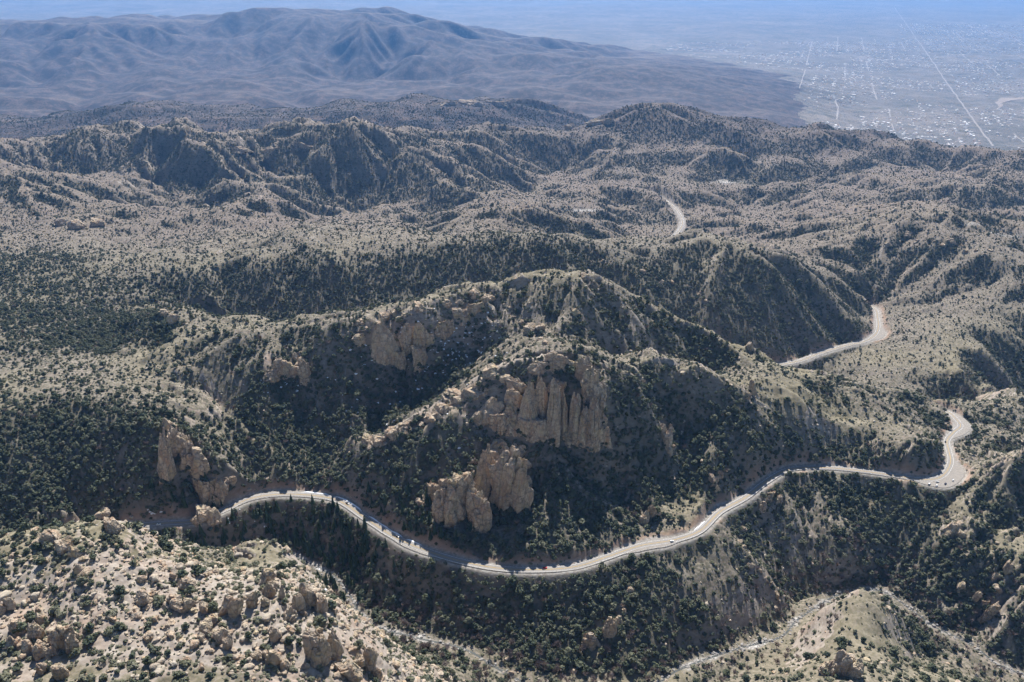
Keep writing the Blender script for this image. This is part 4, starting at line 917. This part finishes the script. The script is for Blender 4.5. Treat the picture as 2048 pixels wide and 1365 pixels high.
# ------------------------------------------------------------------ snow left in the shade
sp = []
for u, v, su, sv, nn in ((840,672,40,14,40),(900,720,50,30,60),(790,705,30,16,34),(540,772,34,6,22),(820,800,60,40,44),(930,680,40,30,50),(700,760,60,50,26),(960,650,30,25,24),(655,1150,14,26,12),(500,1040,30,14,10),(308,1026,12,3,22)):
    for _ in range(int(nn*.7)):
        q = ground_at(u+R.gauss(0, su), v+R.gauss(0, sv)); sp.append((q.x, q.y, q.z, R.uniform(.5, 1.5)))
sp = np.array(sp)
SNOWB = []
for i in range(3): m = SMALL[3+i].copy(); m.materials.clear(); m.materials.append(MAT_SNOW); SNOWB.append(m)
nn = len(sp); scatter('snow_patches', SNOWB, sp[:,:3], np.stack([sp[:,3]*1.3, sp[:,3], sp[:,3]*.35], 1), np.stack([rng.uniform(.3, .6, nn), rng.normal(0, .15, nn), rng.normal(0, .3, nn)], 1), rng.integers(0, 3, nn), 'small snow patches lying under the cliff band', 'snow')
def snow_bank(P, o0, o1, label):
    Q = P.copy(); r = np.random.default_rng(len(P)); nq = len(Q); N = normals2d(Q); co = []; f = []
    w = (o1-o0)*(.55+.45*r.random(nq)); w[0] = w[-1] = .15
    for i in range(nq):
        for t, h in ((0, .02), (.3, .45), (.7, .6), (1, .1)):
            co.append((Q[i,0]+N[i,0]*(o0+w[i]*t), Q[i,1]+N[i,1]*(o0+w[i]*t), Q[i,2]+.05+h*w[i]/(o1-o0)))
    for i in range(nq-1):
        for c in range(3): f.append((4*i+c, 4*i+4+c, 4*i+5+c, 4*i+1+c))
    base = Vector(Q[nq//2]); me = mesh_from('snow_bank', [Vector(c)-base for c in co], f, [MAT_SNOW], True)
    tag(link('snow_bank', me, None, base), label, 'snow bank')
for u0, u1, lab in ((600, 655, 'snow bank on the inner shoulder at the top of the left curve'), (668, 720, 'snow bank beside the tree shaded highway on the left'), (728, 800, 'long snow bank on the inner side of the descending highway'), (806, 838, 'short snow bank just before the shaded bend'), (1395, 1420, 'small snow bank on the climbing stretch right of the bend')):
    a, b = sorted((idx_u(RA, u0), idx_u(RA, u1))); snow_bank(RA[a:b+1], 4.3, 6.4, lab)

# ------------------------------------------------------------------ vehicles
MAT_GLASS = plain('dark_car_glass', (.02,.025,.03), .1, 1, .15); MAT_TYRE = plain('black_tyre', (.02,.02,.02)); MAT_HUB = plain('alloy_rim', (.45,.45,.46), .1, 1, .35)
MAT_LAMP = plain('lamp_lens', (.7,.7,.65), .05, 1, .2); MAT_TAIL = plain('tail_lens', (.35,.02,.02), .05, 1, .3)
PAINT = {}
def paint(c):
    if c not in PAINT: PAINT[c] = plain('car_paint_%d' % len(PAINT), c, .04, 1, .3)
    return PAINT[c]
def loft(sections, mat, name):
    """sections along x: (x, half width bottom, half width top, z bottom, z top)"""
    co = []; f = []
    for x, wb, wt, z0, z1 in sections:
        zm = z0+(z1-z0)*.55
        co += [(x,-wb*.94,z0),(x,wb*.94,z0),(x,wb,zm),(x,wt*.96,z1),(x,-wt*.96,z1),(x,-wb,zm)]
    for i in range(len(sections)-1):
        for k in range(6): f.append((6*i+k, 6*i+(k+1)%6, 6*i+6+(k+1)%6, 6*i+6+k))
    m = 6*(len(sections)-1); f += [tuple(range(5, -1, -1)), tuple(range(m, m+6))]
    return mesh_from(name, co, f, [mat])
def wheel_mesh(name, r, w, mat, hub=False):
    co = []; f = []; n_ = 14
    for y, rr in ((-w, r*.9), (-w*.8, r), (w*.8, r), (w, r*.9)):
        co += [(rr*math.cos(2*math.pi*k/n_), y, rr*math.sin(2*math.pi*k/n_)) for k in range(n_)]
    for j in range(3):
        for k in range(n_): f.append((j*n_+k, j*n_+(k+1)%n_, (j+1)*n_+(k+1)%n_, (j+1)*n_+k))
    f += [tuple(range(n_-1, -1, -1)), tuple(range(3*n_, 4*n_))]; return mesh_from(name, co, f, [mat])
TYRE, RIM = wheel_mesh('tyre', .35, .12, MAT_TYRE), wheel_mesh('rim', .22, .13, MAT_HUB)
def vehicle(u, v, color, label, style='car', heading=None, off=0.0):
    p = ground_at(u, v); j = int(np.argmin(np.hypot(RA[:,0]-p.x, RA[:,1]-p.y))); t = RA[min(j+1, len(RA)-1)]-RA[max(j-1, 0)]
    ang = math.atan2(t[1], t[0]) if heading is None else heading
    N = normals2d(RA)[j]; d = float(np.dot(np.array([p.x, p.y])-RA[j,:2], N)) if off is None else off
    loc = Vector((RA[j,0]+N[0]*d, RA[j,1]+N[1]*d, RA[j,2]+.12))
    g = empty({'car': 'car', 'suv': 'car', 'pickup': 'pickup_truck'}[style], loc, ang); tag(g, label, {'car': 'car', 'suv': 'car', 'pickup': 'pickup'}[style], 'vehicles on the highway')
    pm = paint(color)
    b = link('body', loft([(-2.25,.72,.66,.42,.78),(-2.1,.86,.8,.30,.95),(-1.2,.9,.84,.26,1.0),(.9,.9,.84,.26,.98),(1.9,.86,.78,.28,.82),(2.25,.7,.62,.38,.68)], pm, 'body'), g)
    top = {'car': [(-1.75,.8,.74,.93,.98),(-1.15,.78,.60,.95,1.43),(.1,.78,.60,.95,1.45),(1.0,.8,.72,.93,.99)], 'suv': [(-2.15,.82,.76,.93,1.0),(-2.0,.8,.66,.95,1.68),(.2,.8,.66,.95,1.70),(1.05,.82,.74,.93,1.0)], 'pickup': [(-.55,.8,.74,.93,1.0),(-.45,.8,.66,.95,1.68),(.45,.8,.66,.95,1.70),(1.2,.82,.74,.93,1.0)]}[style]
    link('window_band', loft(top, MAT_GLASS, 'window_band'), g)
    link('roof', loft([(top[1][0]-.04,top[1][2],top[1][2]*.92,top[1][4]-.1,top[1][4]+.05),(top[2][0]+.06,top[2][2],top[2][2]*.92,top[2][4]-.1,top[2][4]+.05)], pm, 'roof'), g)
    if style == 'pickup': link('cargo_bed', loft([(-2.15,.78,.78,.9,1.02),(-.65,.78,.78,.9,1.02)], MAT_TYRE, 'cargo_bed'), g)
    for sx in (-1.38, 1.42):
        for sy in (-.82, .82): w = link('wheel', TYRE, g, (sx, sy, .35)); link('rim', RIM, w)
    for sy in (-.6, .6):
        link('headlight', loft([(2.12,.16,.14,.6,.76),(2.24,.14,.12,.62,.74)], MAT_LAMP, 'headlight'), g, (0, sy, 0)); link('tail_light', loft([(-2.26,.14,.12,.62,.84),(-2.14,.14,.12,.62,.84)], MAT_TAIL, 'tail_light'), g, (0, sy, 0))
    return g
vehicle(1090, 1139, (.45,.03,.03), 'red car leaving the shaded bend to the right', 'car', None, 1.8)
vehicle(1338, 1079, (.75,.75,.74), 'white car on the climbing stretch, nearest the wide shoulder', 'suv', None, -1.8)
vehicle(798, 1077, (.05,.06,.08), 'dark car descending toward the shaded bend beside the snow bank', 'suv', None, 1.8)
vehicle(692, 1010, (.04,.05,.07), 'dark pickup at the tree shaded top of the left descent', 'pickup', None, 1.8)
vehicle(275, 1050, (.06,.13,.10), 'dark green car on the short road piece at the far left', 'suv', None, 1.8)
vehicle(321, 1047, (.78,.78,.76), 'white car on the short road piece left of the tan rock', 'car', None, -1.8)
vehicle(1890, 884, (.05,.05,.06), 'dark car on the road between the two overlook pullouts', 'car', None, 1.8)
jo = int(np.argmin(np.hypot(*(np.array([project(*p)[:2] for p in RA])-np.array([1885, 952])).T)))
for k, (dj, off, hd, c, st, lab) in enumerate(((-5, -9.5, .6, (.78,.78,.77), 'suv', 'white car parked nearest the road at the left of the overlook'), (-2, -12.5, .8, (.05,.06,.09), 'suv', 'dark car parked second from the right at the overlook'), (0, -13, .9, (.72,.73,.74), 'car', 'silver car parked at the right end of the overlook row'), (-4, -13.5, .7, (.8,.8,.78), 'car', 'white car parked at the outer edge of the overlook'), (-3, -6.5, .2, (.7,.7,.68), 'car', 'pale car standing in the middle of the overlook pullout'))):
    j = max(0, min(len(RA)-1, jo+dj)); uu, vv, _ = project(*RA[j]); vehicle(uu, vv, c, lab, st, hd, off)

# ------------------------------------------------------------------ the town in the valley
MAT_STREET = plain('pale_street', (.29,.26,.235), .15, 1/60.); MAT_SAND = plain('dry_wash_sand', (.27,.225,.185), .2, 1/40.)
def far_at(u, v):                      # the same, on the valley floor beyond the hills
    zr = ZC - _YS*float(tdep(v)); xr = world_x(u, _YS, zr); zt = sample(Z, xr, _YS); k = int(np.argmax((zt >= zr) & (_YS > 4700) & (zt < 20))); return (float(xr[k]), float(_YS[k]), float(zt[k]))
def uv_line(L, step, straight=False):
    Q = [far_at(u, v) for u, v in L]
    if straight or len(Q) == 2: a, b = np.array(Q[0]), np.array(Q[-1]); P = a+(b-a)*np.linspace(0, 1, max(3, int(np.linalg.norm(b-a)/step)))[:,None]
    else: P = catmull(Q, step)
    P[:,2] = sample(Z, P[:,0], P[:,1])+1.2; return P
STREETS = [('straight pale avenue crossing the whole town toward the horizon', [(1788,14),(1840,96),(1912,190),(1986,293)], 14),
 ('wide pale road along the foot of the hills left of town', [(1318,88),(1400,88),(1480,93),(1525,99),(1612,103)], 22),
 ('short diagonal pale road below the wide road', [(1356,131),(1372,118),(1392,107)], 14),
 ('upper part of the dashed street at the left edge of town', [(1624,84),(1618,108),(1613,131)], 14),('lower part of the dashed street at the left edge of town', [(1611,140),(1605,157),(1598,180)], 12),
 ('first short bright street in the upper town', [(1676,75),(1674,102)], 13),('second short bright street in the upper town', [(1723,76),(1728,103)], 13),('tiny street between the second and third in the upper town', [(1748,77),(1751,85)], 11),('third slanting street in the upper town left of the avenue', [(1802,85),(1811,104)], 12),
 ('short street in the middle of town under the pale field', [(1733,125),(1737,142)], 11),('slanting street in the middle of town', [(1745,168),(1747,180),(1754,200)], 14),('bright street at the lower left of town', [(1671,200),(1676,216),(1673,240)], 14),
 ('faint street left of the slanting one', [(1690,138),(1690,156)], 10),('short street right of the avenue, mid town', [(1973,130),(2000,152)], 14),('short street far right, upper town', [(1915,70),(1929,80)], 14),('street right of the avenue in the upper middle', [(1918,104),(1945,128)], 11),('street at the right edge of the upper town', [(2028,76),(2048,92)], 14),
 ('short street beside the lower avenue', [(1777,218),(1781,235)], 11),('curving street near the lower end of the avenue', [(1783,248),(1788,262)], 10),('street at the lower right corner of town', [(2028,268),(2048,286)], 12)]
for lab, L, w in STREETS:
    P = uv_line(L, 40, w == 14 and len(L) == 4); o = strip('street', P, -w/2, w/2, 0, MAT_STREET); o['kind'] = 'structure'; o['label'] = lab
P = uv_line([(1690,246),(1760,238),(1840,234),(1925,230),(1950,223),(1985,222),(2000,214),(1995,206),(2015,198),(2048,196),(2090,190)], 60)
i_ = np.linspace(0, 1, len(P)); w = 8+55*sstep(.62, .8, i_)*(1+.3*np.sin(i_*40)); o = strip('dry_wash', P, -w, w*.6, .4, MAT_SAND); o['kind'] = 'structure'; o['label'] = 'sandy dry wash winding across the right side of town'
av = uv_line(STREETS[0][1], 60, True); adir = av[-1]-av[0]; adir = adir[:2]/np.linalg.norm(adir[:2]); aperp = np.array([-adir[1], adir[0]])
def house_mesh(seed):
    r = random.Random(seed); a, b, h = r.uniform(8, 13), r.uniform(6, 8), r.uniform(3.2, 4.5)
    wc = [(-a,-b,-2),(a,-b,-2),(a,b,-2),(-a,b,-2),(-a,-b,h),(a,-b,h),(a,b,h),(-a,b,h)]; wf = [(0,1,5,4),(1,2,6,5),(2,3,7,6),(3,0,4,7)]
    e, k, ov = h+r.uniform(1.2, 2.2), a*r.uniform(.35, .7), .6
    rc = [(-a-ov,-b-ov,h),(a+ov,-b-ov,h),(a+ov,b+ov,h),(-a-ov,b+ov,h),(-k,0,e),(k,0,e)]; rf = [(0,1,5,4),(2,3,4,5),(1,2,5),(3,0,4),(3,2,1,0)]
    return (wc, wf), (rc, rf)
def house_mat(name, A, B, C):
    M = NT(name); M.col(M.ramp(M.n('ObjectInfo').outputs['Random'], (.2, A), (.55, B), (.9, C))); return M.m
MAT_WALL = house_mat('stucco_wall', (.45,.38,.30), (.55,.48,.40), (.62,.58,.52)); MAT_ROOF = house_mat('pale_roof', (.34,.25,.20), (.50,.46,.42), (.80,.79,.76))
HOUSE = []
for i in range(5):
    (wc, wf), (rc, rf) = house_mesh(70+i)
    HOUSE.append((mesh_from('house_wall', wc, wf, [MAT_WALL]), mesh_from('house_roof', rc, rf, [MAT_ROOF]), mesh_from('house_whole', wc+rc, wf+[tuple(8+k for k in f) for f in rf], [MAT_WALL, MAT_ROOF], mat_idx=[0]*4+[1]*5)))
nh = 38000; hy = np.sqrt(rng.uniform(4700**2, 17000**2, nh)); hx = rng.uniform(.05, .72, nh)*hy; hz_ = sample(Z, hx, hy); hu, hv, hd = project(hx, hy, hz_)
dist = fbm(hx/900, hy/900, 3, 95)+.25*perlin(hx/250, hy/250, 96)
inside = (hu > 1330+np.clip(hv-150, 0, 150)*1.9) & (hu < 2120) & (hv < 305) & ((hu > 1800) | (hv > 84)) & (hz_ < 0) & ((hu > 1560) | (dist > .1))
s_along = (hx-av[0,0])*adir[0]+(hy-av[0,1])*adir[1]; s_perp = (hx-av[0,0])*aperp[0]+(hy-av[0,1])*aperp[1]
ok = inside & (np.abs(s_perp) > 26) & (dist > -.12) & seen(hx, hy, hz_, 6, 60, .002)
hx, hy, hz_, hu, hv, hd, s_along, s_perp = (q[ok] for q in (hx, hy, hz_, hu, hv, hd, s_along, s_perp))
rowd = 95.0; s_perp2 = np.round(s_perp/rowd)*rowd+rng.normal(0, 20, len(hx)); hx = av[0,0]+adir[0]*s_along+aperp[0]*s_perp2; hy = av[0,1]+adir[1]*s_along+aperp[1]*s_perp2
k = (hy > 4700) & (np.abs(s_perp2) > 30); hx, hy, hu, hv, hd = hx[k], hy[k], hu[k], hv[k], hd[k]; hz_ = sample(Z, hx, hy); hu, hv, hd = project(hx, hy, hz_)
k = rng.random(len(hx)) < .85; hx, hy, hz_, hu, hv, hd = (q[k] for q in (hx, hy, hz_, hu, hv, hd))
aang = math.atan2(adir[1], adir[0]); hs = rng.uniform(.55, 1.1, len(hx)); hr = aang+rng.integers(0, 2, len(hx))*math.pi/2
vis = seen(hx, hy, hz_, 3, -4, 0); order = np.argsort(-(hs/hd)*vis); pick = order[:240]
for i in pick:
    g = empty('house', (hx[i], hy[i], hz_[i]), hr[i]); g.scale = (hs[i],)*3; g['category'] = 'house'; q = HOUSE[int(i) % 5]
    link('wall', q[0], g); link('roof', q[1], g); NAMED.append((g, 'small pale house', float(hu[i]), float(hv[i]), 'houses of the valley town'))
keep = np.ones(len(hx), bool); keep[pick] = False; nn = int(keep.sum())
scatter('town_houses', [q[2] for q in HOUSE], np.stack([hx[keep], hy[keep], hz_[keep]], 1), np.repeat(hs[keep][:,None], 3, 1), np.stack([np.zeros(nn), np.zeros(nn), hr[keep]], 1), rng.integers(0, 5, nn), 'far pale houses of the valley town merging into a speckle', 'houses')
print('HOUSES', len(hx), 'BOULDERS', len(bx))

# ------------------------------------------------------------------ labels by neighbours
MARKS = [('the cracked boulder wall at far left',95,1275),('the squat boulder row at bottom left',60,1310),('the big domed boulder',645,1300),('the rounded boulder pile',725,1345),('the stacked flat boulders',430,1275),('the low broken ledge',540,1330),
 ('the dark upright boulder',548,1270),('the tilted slab knob',538,1185),('the broken boulder ridge',612,1210),('the leaning slabs',480,1225),('the twin boulder humps',300,1205),('the long slab ledge',380,1220),('the pale tilted slabs',110,1095),
 ('the brow boulder above the road',220,1055),('the dark boulder pair',160,1150),('the left edge ledge',12,1225),('the flat capping boulder',358,1165),('the twin corner boulders',100,1355),('the rocky crown on the right spur',1690,1345),('the cracked slab on the knob',535,1160),
 ('the top of the grassy knob',530,1080),('the tip of the right spur',1720,1180),('the shaded highway bend',1000,1136),('the red car',1090,1139),('the left highway curve',560,990),('the rock beside the left road',420,1000),('the tan rock fin',360,900),('the ochre rock buttress',1010,980),
 ('the rust stained dome',910,1010),('the overlook',1880,962),('the hairpin pullout',1921,853),('the lower crag on the shaded slope',1210,1270),('the red crag on the climbing road',1545,1005),('the ravine crag',1430,965),('the snowy creek bed',930,1300),('the creek left of the spur',1600,1240),('the creek at the bottom right',1960,1300),
 ('the jagged crag at lower right',1960,1210),('the white car on the climbing road',1338,1079),('the bottom edge at centre',1150,1350),('the bottom right corner',2030,1350),('the bare slope at centre left',300,1110),
 ('the lower end of the avenue',1980,285),('the middle of the avenue',1900,175),('the upper avenue',1845,105),('the sandy wash',2010,210),('the bright street at lower left',1673,220),('the slanting street',1750,185),('the third upper street',1806,95),('the dashed street',1605,155),('the wash crossing',1760,238),('the wash bend',1950,224),('the curving street',1786,255),('the lower right street',2038,277),('the street in mid right town',1986,140),('the short street beside the lower avenue',1779,227),('the right edge of town',2030,240),('the avenue under the wash',1945,245)]
_u = ['first','second','third','fourth','fifth','sixth','seventh','eighth','ninth','tenth','eleventh','twelfth','thirteenth','fourteenth','fifteenth','sixteenth','seventeenth','eighteenth','nineteenth','twentieth']
def ordinal(k):
    if k == 0: return ''
    k += 1
    if k <= 20: return _u[k-1]+' '
    t = {2: 'twenty', 3: 'thirty', 4: 'forty', 5: 'fifty', 6: 'sixty', 7: 'seventy', 8: 'eighty', 9: 'ninety'}[k//10]
    return (t[:-1]+'ieth ' if k % 10 == 0 else t+' '+_u[k%10-1]+' ')
cells = {}
for o, words, u, v, grp in NAMED:
    o['group'] = grp; town = 'house' in words
    best = min((m for m in MARKS if (m[2] < 300) == town), key=lambda m: math.hypot(m[1]-u, m[2]-v)); du, dv = u-best[1], v-best[2]
    side = ('right of' if du > 0 else 'left of') if abs(du) > abs(dv) else ('below' if dv > 0 else 'above')
    cells.setdefault((words, side, best[0]), []).append((math.hypot(du, dv), o))
for (words, side, mark), L in cells.items():
    L.sort(key=lambda q: q[0])
    for k, (_, o) in enumerate(L):
        o['label'] = '%s%s%s %s %s' % (ordinal(k), 'nearest ' if len(L) > 1 else '', words, side, mark)
